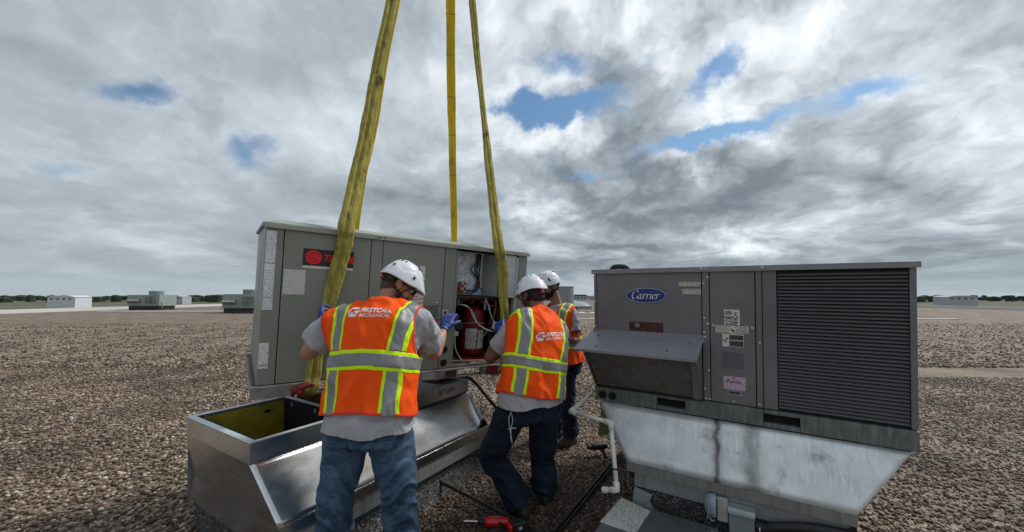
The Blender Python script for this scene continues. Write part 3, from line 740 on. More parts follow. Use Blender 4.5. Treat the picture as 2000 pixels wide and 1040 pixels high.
# bay: control box in galvanized sheet above, compressor below
g = G(); g.box(1.378, 1.80, .175, .18, .69, H-.02); g.build('control_box_back', M['foil'], tr)
g = G(); g.add([(1.80, .174, .69), (1.80, .02, .69), (1.80, .02, H-.02), (1.80, .174, H-.02)], [(0, 1, 2, 3)]); g.add([(1.715, .172, .69), (1.796, .03, .69), (1.796, .03, 1.07), (1.715, .172, 1.07)], [(0, 1, 2, 3)])
g.build('control_box_side', M['galvanized_old'], tr, solid=.003)
g = G(); g.box(1.802, 1.984, .018, .022, .685, H-.02); g.build('control_box_cover', M['galvanized_inner'], tr, bevel=.002)
label(tr, 1.90, 1.975, .688, .702, 'paper', y=.0165, name='small_label')
g = G(); g.box(1.376, 1.80, .03, .19, .672, .684); g.box(1.80, 1.984, .03, .2, .668, .680); g.build('shelf', M['rubber_black'], tr, bevel=.003)
for dx_, sc_ in ((0, 1), (.022, 1.3), (-.02, .8), (.01, 1.1)):
    g = G(); g.tube([(1.66+dx_, .16, H-.03), (1.645+dx_*sc_, .155, .98), (1.62+dx_*2.2, .15, .92), (1.66+dx_*.5, .15, .84), (1.65+dx_, .15, .76), (1.60-dx_*2, .13, .725), (1.53+dx_, .13, .73)], .0055, 6, smooth_path=5)
    g.build('wire', M['rubber_black'], tr)
for k, pts in enumerate([[(1.55, .14, .745), (1.60, .11, .72), (1.66, .12, .76), (1.70, .14, .73)], [(1.52, .14, .73), (1.57, .12, .70), (1.64, .12, .735)]]):
    g = G(); g.tube(pts, .005, 6, smooth_path=5); g.build('wire', M['glove_blue'], tr)
g = G(); g.box(1.475, 1.53, .13, .17, .705, .81); tb = g.build('terminal_block', M['copper'], tr, bevel=.003)
for k in range(4):
    for q in range(2):
        g = G(); g.box(1.482+q*.024, 1.498+q*.024, .122, .129, .714+k*.024, .728+k*.024); g.build('terminal', M['paper'] if (k+q) % 2 else M['hoist_red'], tb)
for k in range(4):
    g = G(); g.tube([(1.475, .14, .72+k*.022), (1.44, .12, .73+k*.02), (1.405, .1, .80-k*.02), (1.385, .06, .74+.02*k)], .0032, 5, smooth_path=5); g.build('wire', [M['rubber_black'], M['copper'], M['wire_grey'], M['rubber_black']][k], tr)
g = G(); g.box(1.378, 1.40, .04, .055, .70, .76); g.build('relay', M['rubber_black'], tr)
# compressor: welded shell with domed ends
CX, CY = 1.685, .235
g = G(); prof = [(.0, .0), (.075, .005), (.100, .03), (.106, .06), (.106, .30), (.099, .305), (.099, .38), (.092, .42), (.062, .45), (.0, .46)]
g.lathe(prof, 32, (CX, CY, .125)); cmp_ = g.build('compressor', M['compressor_red'], tr, autos=40, smooth=True)
g = G(); g.box(CX-.14, CX+.15, CY-.11, CY+.11, .100, .122); g.build('mounting_plate', M['compressor_red'], cmp_, bevel=.006)
def cyl_label(a0, a1, z0, z1, m, name='label'):
    g = G(); n = 10; vs = []
    for k in range(n+1):
        a = R(a0+(a1-a0)*k/n); vs += [(CX+.1075*math.cos(a), CY+.1075*math.sin(a), z0), (CX+.1075*math.cos(a), CY+.1075*math.sin(a), z1)]
    g.add(vs, [(2*k, 2*k+2, 2*k+3, 2*k+1) for k in range(n)]); g.build(name, M[m], cmp_, smooth=True)
cyl_label(205, 262, .20, .385, 'label_print'); cyl_label(268, 318, .20, .37, 'label_print')
g = G(); g.tube([(CX+.108*math.cos(R(a)), CY+.108*math.sin(R(a)), .43+.01*math.sin(a*.03)) for a in range(150, 380, 15)], .004, 6); g.build('heater_band', M['wire_grey'], cmp_)
g = G(); g.tube([(1.41, .14, .655), (1.50, .14, .66), (1.68, .14, .66), (1.84, .14, .65), (1.862, .14, .625), (1.86, .15, .50), (1.84, .20, .42)], .011, 8, smooth_path=6); g.build('copper_pipe', M['copper'], tr)
g = G(); g.tube([(CX-.03, CY, .60), (CX-.03, .20, .655)], .010, 8); g.tube([(CX+.04, CY, .59), (CX+.04, .18, .63), (1.80, .14, .60), (1.84, .14, .60)], .009, 8, smooth_path=4); g.build('copper_pipe', M['copper'], tr)
g = G(); g.tube([(1.46, .13, .66), (1.46, .13, .60)], .012, 8); g.tube([(1.74, .13, .66), (1.74, .13, .56)], .011, 8); g.tube([(1.79, .13, .585), (1.79, .13, .555)], .012, 8); g.build('service_valve', M['wire_grey'], tr)
for pts, m_ in (([(1.43, .10, .62), (1.55, .06, .57), (1.63, .05, .44), (1.72, .04, .385), (1.86, .05, .36), (1.93, .04, .35)], 'wire_grey'),
                ([(1.45, .09, .61), (1.53, .07, .59), (1.61, .05, .46), (1.70, .04, .40), (1.84, .05, .355), (1.9, .04, .345)], 'paper'),
                ([(1.69, .05, .67), (1.73, .05, .60), (1.77, .05, .50), (1.82, .05, .44)], 'paper'),
                ([(1.52, .08, .36), (1.60, .05, .31), (1.70, .06, .33), (1.76, .08, .38)], 'unit_cap'),
                ([(1.40, .04, .40), (1.41, .04, .25), (1.46, .05, .16), (1.50, .05, .12)], 'paper'),
                ([(1.40, .04, .6), (1.46, .06, .64), (1.6, .06, .67)], 'hoist_red')):
    g = G(); g.tube(pts, .0045, 6, smooth_path=6); g.build('wire', M[m_], tr)
g = G(); g.add([(1.79, .05, .47), (1.90, .03, .42), (1.88, .03, .35), (1.775, .05, .40)], [(0, 1, 2, 3)]); g.build('tag', M['pink_paper'], tr, solid=.001, label='pink paper tag hanging on a wire')
g = G(); g.box(1.40, 1.47, .03, .08, .39, .45); g.build('capacitor', M['rubber_black'], tr, bevel=.004)
label(tr, 1.378, 1.412, .35, .385, 'paper', y=.003, name='small_label')
lettering(tr, 'HI', 1.395, .367, .0015, .022, M['print_black'])
g = G(); g.tube([(1.86, .2, .1), (1.86, .2, .36), (1.84, .2, .40)], [.03, .03, .012], 12); g.build('accumulator', M['rubber_black'], tr, smooth=True)
g = G(); g.tube([(1.40, .1, .115), (1.55, .05, .12), (1.75, .04, .115), (1.95, .06, .12)], .008, 6, smooth_path=4); g.build('copper_pipe', M['copper'], tr)
g = G(); g.tube([(1.62, .02, .108), (1.98, .02, .108)], .006, 6); g.box(1.55, 1.62, .018, .05, .10, .112); g.build('bright_edge', M['chrome'], tr)
# side and back panels (unseen from the front, still there)
g = G(); g.box(L-.008, L, .018, D, .082, H-.002); g.build('side_panel', UG, tr, bevel=.003)
g = G(); g.box(0, .008, .0165, D, .082, H-.002); g.build('side_panel', UG, tr, bevel=.003)
g = G(); g.box(.01, L-.01, D-.018, D-.004, .082, H-.002); g.build('back_panel', UG, tr, bevel=.003)
# red lifting lugs on the rail
def lug(x):
    g = G(); g.tube([(x-.055, -.05, .035), (x-.03, -.06, .065), (x+.02, -.06, .075), (x+.05, -.05, .06)], [.012, .022, .020, .014], 10, smooth_path=4)
    g.tube([(x-.04, -.03, .03), (x-.04, -.072, .028)], [.024, .022], 14)
    g.box(x-.09, x+.0, -.035, -.028, .0, .062)
    o = g.build('lifting_lug', M['hoist_red'], tr, smooth=True)
    g = G(); g.box(x+.045, x+.11, -.062, -.045, .004, .014); g.box(x-.075, x-.06, -.075, -.06, .0, .02); g.build('pin', M['chrome'], o, bevel=.002)
lug(.285)
g = G(); g.box(1.70, 1.82, -.032, -.025, -.002, .076); g.build('lifting_lug', M['hoist_red'], tr, bevel=.004)

# ------------------------------------------------------------------ slings
HOOK = at(867, -470, 3.62)
def pxx(p):
    d = np.array(p)-CAM; return PP[0]+F_PX*d[0]/(d[1]*CP+d[2]*SP)
def along(px, y, z):
    lo, hi = -1.0, 3.0
    for _ in range(40):
        m_ = (lo+hi)/2
        if pxx(TW(m_, y, z)) < px: lo = m_
        else: hi = m_
    return TW(lo, y, z)
def sling(name, lab, pts, widths, m, nrm, grp=None, stitch=False, cat='lifting sling', twist=None, lobes=2):
    """a flat synthetic sling with a folded, two-lobed section; pts world, nrm the direction its face looks"""
    P, Wd = crom([np.array(p, float) for p in pts], list(widths), 16)
    tw = [0]*len(P) if twist is None else list(np.interp(np.linspace(0, 1, len(P)), np.linspace(0, 1, len(twist)), twist))
    sec = []
    ns = 26
    for k in range(ns):
        a = 2*math.pi*k/ns; x = math.cos(a); t = .34*math.sin(a)
        groove = .62+.38*abs(math.cos(a)) if math.sin(a) != 0 else 1
        groove = 1 - .88*math.exp(-((x-.10)/.17)**2) - .35*math.exp(-((x+.55)/.14)**2)
        sec.append((x, t*groove))
    vs = []; fs = []; uvr = []
    for i, p in enumerate(P):
        t = P[min(i+1, len(P)-1)]-P[max(i-1, 0)]; t /= np.linalg.norm(t)
        n_ = nrm(i/(len(P)-1)) if callable(nrm) else np.array(nrm, float)
        s_ = np.cross(t, n_); s_ /= np.linalg.norm(s_); n_ = np.cross(s_, t)
        ang = R(tw[i]); s2 = s_*math.cos(ang)+n_*math.sin(ang); n2 = n_*math.cos(ang)-s_*math.sin(ang)
        for (x, y) in sec:
            wv_ = 1+.10*(mnoise.noise(Vector((i*.21, x*1.3, 3.1)))) + .05*mnoise.noise(Vector((i*.9, x*1.1, 8.1)))
            off = .035*mnoise.noise(Vector((i*.07, 9.0, 1.0)))
            vs.append(p + (s2*(x*wv_+off) + n2*(y*(1+.4*mnoise.noise(Vector((i*.16, x*2, 7.7)))) + .05*mnoise.noise(Vector((i*.8, x*3.5, 2.2)))*(1 if y > 0 else -.2)))*Wd[i]/2)
    for i in range(len(P)-1):
        for k in range(ns):
            k2 = (k+1) % ns; fs.append((i*ns+k, i*ns+k2, (i+1)*ns+k2, (i+1)*ns+k))
    g = G(); g.add(vs, fs + [tuple(range(ns)), tuple((len(P)-1)*ns+k for k in range(ns))[::-1]])
    o = g.build(name, m, smooth=True)
    if stitch:
        acc = 0
        for i in range(1, len(P)-1):
            acc += np.linalg.norm(P[i]-P[i-1])
            if acc > stitch:
                acc = 0; q = G(); ring = [np.array(v) for v in vs[i*ns:(i+1)*ns]]; c = P[i]
                q.tube([c+(r_-c)*1.02 for r_ in ring]+[c+(ring[0]-c)*1.02], .0022, 4); q.build('seam_band', M['sling_stitch'], o)
    return tag(o, lab, cat, grp)
FN = -TB
sling('lifting_sling', 'dirty olive yellow sling running down the left front of the hoisted unit', [HOOK, at(780, -70, 2.98), at(766, 0, 2.94), at(741, 120, 2.86), at(718, 250, 2.76), at(697, 350, 2.68), along(677, -.062, 1.15),
      TW(.458, -.052, 1.06), TW(.435, -.038, .90), TW(.40, -.037, .70), TW(.375, -.037, .56), TW(.335, -.04, .35), TW(.315, -.045, .15), TW(.31, -.05, .03), TW(.31, .1, -.04)],
      [.08, .085, .088, .092, .102, .108, .112, .106, .105, .10, .085, .085, .095, .09, .08], M['sling_dirty'], lambda t: FN*1.0+np.array([0, -.0, 0]), 'slings carrying the hoisted unit', twist=[20, 10, 0, -8, 0, 6, 0, 0, -4, 0, 0, 0, 0])
sling('lifting_sling', 'cleaner bright yellow sling edge showing behind the left dirty sling', [HOOK, at(787, -60, 3.62), at(775, 0, 3.60), at(751, 120, 3.55), at(730, 250, 3.5), at(708, 350, 3.42), along(691, D+.04, 1.12), along(691, D+.04, 1.12)-TU*.6, along(691, D+.04, 1.12)-TU*1.12],
      [.06, .066, .070, .066, .066, .066, .07, .07, .07], M['sling_yellow'], (.3, -1, 0), 'slings carrying the hoisted unit')
sling('lifting_sling', 'straight bright yellow sling rising behind the middle of the hoisted unit', [HOOK, at(880, -40, 4.05), at(880, 0, 4.05), at(881, 150, 4.08), at(884, 320, 4.12), along(887, D+.04, 1.12), along(887, D+.04, 1.12)-TU*.6, along(887, D+.04, 1.12)-TU*1.12],
      [.08, .1, .104, .095, .078, .072, .07, .07], M['sling_yellow'], (.1, -1, 0), 'slings carrying the hoisted unit', stitch=.42, lobes=1)
sling('lifting_sling', 'thin faded olive sling running down the front of the open compressor bay', [HOOK, at(915, -60, 3.45), at(922, 0, 3.44), at(932, 110, 3.43), at(944, 220, 3.42), at(956, 330, 3.39), at(966, 420, 3.36),
      along(974, -.062, 1.14), TW(1.795, -.04, .95), TW(1.82, -.035, .75), TW(1.86, -.03, .50), TW(1.87, -.035, .3), TW(1.875, -.04, .05), TW(1.87, .1, -.05)],
      [.06, .070, .074, .070, .066, .092, .104, .108, .108, .10, .092, .09, .085, .08], M['sling_dirty'], lambda t: FN, 'slings carrying the hoisted unit', twist=[0, 5, -12, 10, 0, 5, 0, -6, 0, 0, 0, 0])
# crane hook above the frame
g = G(); g.tube([HOOK+np.array([0, 0, 1.2]), HOOK+np.array([0, 0, .45])], .012, 8); 
g.tube([HOOK+np.array([.05*math.cos(a)-.0, 0, .09+.09*math.sin(a)+.02]) for a in np.linspace(1.57, 6.0, 14)], [.025]*10+[.022, .018, .014, .01], 10)
g.tube([HOOK+np.array([0, 0, .45]), HOOK+np.array([0, 0, .18])], [.05, .03], 12)
tag(g.build('crane_hook', M['dark_steel'], smooth=True), 'steel crane hook holding the four slings above the unit', 'hook')

# ------------------------------------------------------------------ the grey unit on the right
CO, CX_, CB, CU_ = unit_frame((.6908, 3.1695, .7512), -.5726, -.0112, -.045)
ca = empty('rooftop_unit', 'dark grey rooftop air conditioner with blue oval badge and intake hood', 'air conditioner', mat=frame(CO, CX_, CB, CU_))
def CWp(x, y, z): return CO + CX_*x + CB*y + CU_*z
LC, HC, DC = 1.88, 1.04, 1.10
CG = M['carrier_grey']
g = G(); g.box(.01, LC-.01, .02, DC-.02, .10, HC-.005); g.build('inner_casing', M['seam_black'], ca)
def cpanel(x0, x1, z0, z1, name='panel', y0=0, y1=.016, m=CG, lab=None, bev=.004):
    g = G(); g.box(x0, x1, y0, y1, z0, z1); return g.build(name, m, ca, bevel=bev, label=lab)
cpanel(0, .020, .115, HC-.002, 'corner_post', y0=-.002)
cpanel(.023, .797, .556, HC-.012, lab='upper panel with the blue oval badge')
cpanel(.802, .846, .118, HC-.002, 'mullion', y0=-.003)
cpanel(.851, 1.117, .118, HC-.010, lab='panel carrying the paper labels')
cpanel(1.122, 1.156, .118, HC-.002, 'mullion', y0=-.003)
cpanel(1.160, 1.236, .118, HC-.010)
cpanel(LC-.03, LC, .118, HC-.002, 'corner_post')
cpanel(.024, .797, .118, .20, 'lower_strip', y0=.004)
# condenser guard louvres beyond the right panel
g = G(); g.box(1.240, LC-.032, .03, .034, .12, HC-.01); g.build('condenser_coil', M['black_void'], ca)
SL = None
for k in range(40):
    z = .135+k*.022
    if SL is None:
        g = G(); g.prism([(.0, 0), (.022, .012), (.022, .015), (-.002, .003)], 0, 1.242, LC-.034); SL = g.build('louvre', CG, ca, loc=(0, .0, z))
    else:
        o = SL.copy(); COL.objects.link(o); o.parent = ca; o.location = (0, 0, z)
# cap with drip edge
g = G(); g.box(-.012, LC+.012, -.014, DC+.01, HC, HC+.022); cc_ = g.build('cap', CG, ca, bevel=.003)
g = G(); g.box(-.014, LC+.014, -.018, -.0145, HC-.012, HC+.024); g.build('drip_edge', M['carrier_light'], cc_, bevel=.0015)
for x in (.80, .83, 1.16): screw(ca, x, HC+.008, -.018)
g = G(); g.tube([CWp(.06, 0, 0)*0+np.array((.12, .06, HC+.022)), (.16, .06, HC+.045), (.24, .06, HC+.042), (.27, .06, HC+.022)], [.012, .02, .02, .012], 10, smooth_path=4); g.build('cap_bracket', M['rubber_black'], ca, smooth=True)
# side, back
g = G(); g.box(-.001, .008, .018, DC, .115, HC-.002); g.build('side_panel', CG, ca, bevel=.003)
g = G(); g.box(LC-.008, LC, .018, DC, .115, HC-.002); g.build('side_panel', CG, ca, bevel=.003)
g = G(); g.box(.01, LC-.01, DC-.018, DC-.004, .115, HC-.002); g.build('back_panel', CG, ca, bevel=.003)
# base rail
g = G(); slots = [(.484, .682), (1.155, 1.35)]
xs = [.0] + [v for s_ in slots for v in s_] + [LC]
for i in range(0, len(xs), 2): g.box(xs[i], xs[i+1], -.012, .03, .0, .112)
for a_, b_ in slots: g.box(a_+.001, b_-.001, -.012, .03, 0, .028); g.box(a_+.001, b_-.001, -.012, .03, .088, .112)
g.build('base_rail', M['carrier_rail'], ca, bevel=.004)
for a_, b_ in slots:
    g = G(); g.box(a_, b_, .031, .035, .02, .1); g.build('fork_slot', M['black_void'], ca)
g = G(); g.box(.0, LC, .036, DC-.02, .0, .098); g.build('base_pan', M['seam_black'], ca)
for x in (.065, .146):
    g = G(); g.tube([(x, -.012, .047), (x, -.018, .047)], [.033, .031], 20); g.build('knockout_ring', M['rubber_black'], ca, bevel=.001)
    g = G(); g.tube([(x, -.0185, .047), (x, -.019, .047)], [.024, .024], 20); g.build('knockout_hole', M['black_void'], ca)
for x in (.24, .35):
    g = G(); g.box(x, x+.002, -.0135, -.0122, .004, .108); g.build('rail_joint', M['seam_black'], ca)
# intake hood: sloped top sheet, side cheeks, filter mesh
ht = G(); th = .004
ZA, ZF, YF = .556, .455, -.30
ht.add([(-.012, -.002, ZA), (.812, -.002, ZA), (.800, YF, ZF), (-.065, YF, ZF)], [(3, 2, 1, 0)])
hood = ht.build('hood_top', M['carrier_light'], ca, solid=.005)
g = G(); g.add([(-.012, -.004, ZA+.001), (.812, -.004, ZA+.001), (.812, -.004, ZA+.022), (-.012, -.004, ZA+.022)], [(0, 1, 2, 3)]); g.build('hood_flange', M['carrier_light'], ca, solid=.003)
g = G(); g.add([(-.065, YF-.001, ZF+.003), (.800, YF-.001, ZF+.003), (.800, YF-.001, ZF-.014), (-.065, YF-.001, ZF-.014)], [(0, 1, 2, 3)]); g.build('hood_lip', M['carrier_light'], ca, solid=.003)
for x in (.795, .012):
    g = G(); g.add([(x, 0, ZA-.004), (x, YF+.01, ZF-.006), (x, YF+.045, ZF-.05), (x, -.02, .118), (x, 0, .118)], [(0, 1, 2, 3, 4)]); g.build('hood_cheek', CG, ca, solid=.003)
g = G(); g.add([(.757, YF+.035, ZF-.012), (.792, YF+.035, ZF-.012), (.792, -.022, .118), (.740, -.022, .118)], [(0, 1, 2, 3)]); g.build('hood_return', CG, ca, solid=.003)
g = G(); g.add([(.015, YF+.05, ZF-.012), (.755, YF+.05, ZF-.012), (.738, -.016, .128), (.03, -.016, .128)], [(0, 1, 2, 3)]); g.build('filter_screen', M['filter_mesh'], ca, solid=.004, label='dusty woven metal filter screen of the hood')
g = G(); g.box(.02, .80, -.026, -.013, .112, .124); g.build('hood_sill', M['seam_black'], ca)
for x, y, z in ((.06, -.07, 0), (.735, -.10, 0), (.10, -.24, 0), (.60, -.22, 0)):
    zz_ = ZA + (ZF-ZA)*(-y/.30); g = G(); g.cyl((x, y, zz_+.001), (x, y, zz_+.007), .007, 8); g.build('screw', M['rubber_black'], ca)
# screws
for x, z in [(.837, .99), (.836, .66), (.836, .33), (.841, .13), (.818, .565), (.812, .945), (.814, .70), (.812, .60), (.812, .20), (.818, .13),
             (.87, .65), (1.10, .645), (.012, 1.02), (.012, .80), (.012, .60), (.806, .535), (1.136, .14), (1.14, .55), (.985, .135)]: screw(ca, x, z, -.004)
# oval badge with white border and script word
def oval(cx, cz, a, b, y, name, m, par):
    g = G(); n = 48; g.add([(cx+a*math.cos(2*math.pi*k/n), y, cz+b*math.sin(2*math.pi*k/n)) for k in range(n)][::-1], [tuple(range(n))]); return g.build(name, m, par, solid=.001)
bx, bz = .413, .857
bd = oval(bx, bz, .153, .062, -.003, 'oval_badge', M['logo_blue'], ca)
oval(bx, bz, .148, .0578, -.0045, 'badge_border', M['print_white'], bd); oval(bx, bz, .1445, .0548, -.006, 'badge_field', M['logo_blue'], bd)
# script letters as pen strokes
def pen(strokes, x0, z0, s, par, y, m, slant=.22, nib=(.050, .030)):
    g = G()
    for st in strokes:
        pts, _ = crom([np.array([p[0], p[1], 0.]) for p in st], [1]*len(st), 8)
        vs = []
        for p in pts:
            X = (p[0]+slant*p[1]); Z = p[1]
            vs += [(x0+s*(X-nib[0]/2), y, z0+s*(Z-nib[1]/2)), (x0+s*(X+nib[0]/2), y, z0+s*(Z+nib[1]/2))]
        g.add(vs, [(2*i, 2*i+1, 2*i+3, 2*i+2) for i in range(len(pts)-1)])
    return g.build('lettering', m, par, solid=.0006)
def sh(st, dx_, sc_=1): return [[(p[0]*sc_+dx_, p[1]*sc_) for p in s_] for s_ in st]
Cc = [[(.62, .78), (.60, .95), (.42, 1.0), (.18, .85), (.05, .50), (.12, .15), (.32, .0), (.52, .08), (.64, .25)]]
aa = [[(.36, .45), (.22, .56), (.06, .40), (.04, .12), (.16, .0), (.30, .14), (.38, .50)], [(.39, .55), (.35, .15), (.40, .0), (.50, .08)]]
rr_ = [[(.02, .48), (.10, .56), (.11, .30), (.08, .0)], [(.10, .34), (.18, .50), (.28, .57), (.34, .50)]]
ii = [[(.02, .48), (.10, .56), (.09, .25), (.11, .02), (.20, .04)], [(.125, .78), (.135, .82)]]
ee = [[(.05, .30), (.24, .34), (.32, .46), (.24, .57), (.10, .46), (.04, .22), (.12, .02), (.28, .03), (.38, .16)]]
word = sh(Cc, 0) + sh(aa, .72) + sh(rr_, 1.25) + sh(rr_, 1.66) + sh(ii, 2.07) + sh(ee, 2.32) + sh(rr_, 2.74)
pen(word, bx-.108, bz-.027, .0655, bd, -.0076, M['print_white'], nib=(.105, .045))
# lower red-black plate with round hole
label(ca, .285, .537, .578, .652, 'label_rust', y=-.0014, name='old_plate', lab='old dark red and black plate with a round hole')
for n_ in ('label_rust',):
    pass
g = G(); g.cyl((.348, -.0022, .626), (.348, -.0045, .626), .020, 20); g.build('plate_hole', CG, ca)
# labels
label(ca, .650, .795, .925, .958, 'label_yellowish', name='label'); label(ca, .672, .796, .866, .922, 'label_ghost', name='label')
g = G(); g.box(.674, .794, -.0042, -.0032, .906, .914); g.build('label_bar', M['box_grey'], ca)
label(ca, .672, .796, .868, .904, 'label_yellowish', y=-.0036, name='label')
label(ca, .937, 1.030, .660, .765, 'paper', name='circuit_label', lab='cream label with a large number five')
lettering(ca, '5', 1.008, .722, -.0034, .066, M['print_black'], sx=.9)
for z in (.692, .676):
    g = G(); g.box(.992, 1.018, -.0042, -.0032, z, z+.007); g.build('label_bar', M['print_black'], ca)
for t_, x, z, s_ in (('FUSE', .962, .748, .017), ('CIRCUIT', .964, .735, .012), ('MAXIMUM', .965, .714, .014), ('AMPERE', .965, .702, .012), ('ACTUAL', .966, .685, .014), ('DE CIRCUIT', .980, .668, .013)):
    lettering(ca, t_, x, z, -.0034, s_, M['print_black'], bold=.0006)
label(ca, .882, 1.082, .602, .655, 'label_yellowish', name='warning_label')
g = G(); g.box(.965, 1.003, -.0042, -.0032, .604, .653); g.build('label_field', M['paper'], ca)
for k, (x, z) in enumerate([(.978, .632), (.990, .625), (.984, .620), (.994, .617)]):
    g = G(); g.box(x-.005, x+.005, -.0052, -.0043, z-.004, z+.004); g.build('label_mark', M['print_black'], ca)
label(ca, .925, 1.052, .510, .598, 'paper', name='warning_label')
for z0, z1 in ((.558, .592), (.514, .552)): label(ca, .966, 1.049, z0, z1, 'label_dark', y=-.0036, name='label_field')
for x, z in ((.952, .565), (.935, .553), (.945, .545)):
    g = G(); g.box(x-.006, x+.006, -.0042, -.0032, z-.005, z+.005); g.build('label_mark', M['print_black'], ca)
label(ca, .927, 1.048, .366, .473, 'label_ghost', name='faded_label', lab='faded grey printed chart')
label(ca, .928, 1.058, .217, .306, 'label_pink', name='pink_label', lab='pink refrigerant label')
lettering(ca, 'Puron.', .993, .272, -.0034, .034, M['print_black'], bold=.0003, sx=1.05)
g = G(); g.tube([(.993+.008*math.cos(a), -.0035, .294+.006*math.sin(a)) for a in np.linspace(.5, 5.6, 10)], .0018, 5); g.build('label_mark', M['print_black'], ca)
label(ca, .950, 1.038, .178, .216, 'box_grey', name='serial_label'); label(ca, .962, 1.026, .190, .204, 'label_dark', y=-.0036, name='label_field')

# ------------------------------------------------------------------ curb adapter and curb under the grey unit
cax = np.array([math.cos(-.5726), math.sin(-.5726), 0]); cay = np.array([-cax[1], cax[0], 0])
adm = frame((.6908, 3.1695, 0), cax, cay)
ad = empty('curb_adapter', 'weathered pale curb adapter with dark run stains under the dark grey unit', 'curb adapter', mat=adm)
ZT2 = .742; ZL2 = .372; YL = -.17
g = G(); nx, nz = 40, 8; vs = []; fs = []
for i in range(nx+1):
    for j in range(nz+1):
        s_, t = i/nx, j/nz; xa = .03+1.82*s_; xb = .30+1.28*s_
        vs.append((xa*(1-t)+xb*t, (.0)*(1-t)+YL*t + .004*math.sin(s_*11)*math.sin(t*3.1), (ZT2-.021*s_)*(1-t)+ZL2*t))
for i in range(nx):
    for j in range(nz): a = i*(nz+1)+j; fs.append((a, a+1, a+nz+2, a+nz+1))
g.add(vs, fs); g.build('sloping_sheet', M['stained_sheet'], ad, smooth=True, solid=.003)
g = G(); g.box(.299, 1.581, YL-.004, YL-.001, ZL2-.064, ZL2-.001); g.build('lower_lip', M['stained_lip'], ad, bevel=.001)
g = G(); g.box(.345, 1.54, YL+.035, YL+.041, ZL2-.175, ZL2-.02); g.build('base_flashing', M['galvanized_old'], ad, bevel=.001)
for xa, xb, e in ((.03, .30, 1), (1.85, 1.58, -1)):
    g = G(); g.add([(xa, .004, ZT2-.022), (xa, 1.05, ZT2-.022), (xb, 1.18, ZL2), (xb, 1.18, .2), (xb, YL+.02, .2), (xb, YL+.006, ZL2-.003)], [tuple(range(6))]); g.build('end_wall', M['galvanized_old'], ad, solid=.003)
g = G(); g.add([(.03, 1.05, ZT2-.022), (1.85, 1.05, ZT2-.022), (1.58, 1.18, .2), (.3, 1.18, .2)], [(0, 1, 2, 3)]); g.build('back_sheet', M['galvanized_old'], ad, solid=.003)
g = G(); g.box(.36, 1.52, YL+.045, 1.15, 0, .27)
rc = g.build('roof_curb', M['bitumen'], bevel=.01); rc.matrix_world = adm
tag(rc, 'dark granule coated roof curb under the stained adapter', 'roof curb')
g = G(); g.add([(.345, YL+.036, .19), (.47, YL+.036, .165), (.455, YL+.03, .11), (.49, YL+.02, .07), (.47, YL-.01, 0), (.33, YL-.015, 0)], [tuple(range(6))])
g.add([(.345, YL+.036, .19), (.33, YL-.015, 0), (.33, YL+.3, 0), (.345, YL+.3, .2)], [(0, 1, 2, 3)])
g.build('flashing_patch', M['box_grey'], rc, solid=.004, label='peeling pale grey flashing at the curb corner')
# right-hand flashing sheet
g = G(); g.box(1.19, 1.50, YL+.030, YL+.036, .0, .17); g.build('flashing_patch', M['old_box'], rc, bevel=.002)

# electric boxes on the curb wall
def AW(x, y, z): return np.array([.6908, 3.1695, 0]) + cax*x + cay*y + np.array([0, 0, z])
def adloc(px, py, yoff):
    p = onplane(px, py, AW(0, yoff, 0), cay) - AW(0, 0, 0); return float(np.dot(p, cax)), float(p[2])
YW = YL+.042
x0, z0 = adloc(1422, 968, YW-.07); x1, z1 = adloc(1475, 1052, YW-.07)
jb = empty('junction_box', 'grey hinged weatherproof electrical box on the curb below the stained sheet', 'electrical box', mat=frame(AW(0, YW, 0), cax, cay))
bt = max(z0, .30)-.0
g = G(); g.box(x0, x1, -.055, 0, .03, .27); g.build('housing', M['box_grey'], jb, bevel=.004)
g = G(); g.box(x0+.002, x1-.002, -.066, -.056, .032, .215); g.build('door', M['box_grey'], jb, bevel=.003)
g = G(); g.add([(x0-.003, -.075, .228), (x1+.003, -.075, .228), (x1+.003, .0, .282), (x0-.003, 0, .282)], [(0, 1, 2, 3)]); g.add([(x0-.003, -.075, .228), (x1+.003, -.075, .228), (x1+.003, -.075, .215), (x0-.003, -.075, .215)], [(3, 2, 1, 0)])
g.build('rain_lid', M['plastic_grey'], jb, solid=.003)
xo0, zo0 = adloc(1400, 970, YW-.05); xo1 = x0-.004
oc = empty('outlet_box', 'weathered socket box with rounded translucent bubble cover beside the grey electrical box', 'outlet', mat=frame(AW(0, YW, 0), cax, cay))
g = G(); g.box(xo0, xo1, -.05, 0, .135, .285); g.build('housing', M['old_box'], oc, bevel=.004)
xb0, _ = adloc(1375, 980, YW-.05)
g = G(); n = 10; vs = []; fs = []
prof = [(0, 0), (-.03, .0), (-.062, .1), (-.075, .35), (-.078, .6), (-.07, .85), (-.04, 1.0), (0, 1.0)]
for i, sx_ in enumerate((0, .12, .4, .7, .92, 1.0)):
    kx = math.sin(math.pi*min(1, (sx_+.25)*.8)/2+.0) if sx_ < .5 else 1
    kx = [.45, .75, .95, 1.0, 1.0, .95][i]
    for (yy, tz) in prof: vs.append((xb0+(xo0-.003-xb0)*sx_, yy*kx, .145+.0+(tz-.5)*.16*kx+.07))
npf = len(prof)
for i in range(5):
    for j in range(npf-1): a = i*npf+j; fs.append((a, a+1, a+npf+1, a+npf))
fs += [tuple(range(npf)), tuple(range(5*npf, 6*npf))[::-1]]
g.add(vs, fs); g.build('bubble_cover', M['plastic_clear_grey'], oc, smooth=True)
g = G(); g.tube([(xb0+.02, -.078, .15), (xb0+.035, -.084, .21), (xb0+.02, -.082, .26)], .004, 6); g.tube([(xb0+.03, -.04, .14), (xb0+.045, -.05, .12), (xb0+.06, -.045, .13)], .005, 6); g.build('latch', M['plastic_grey'], oc)
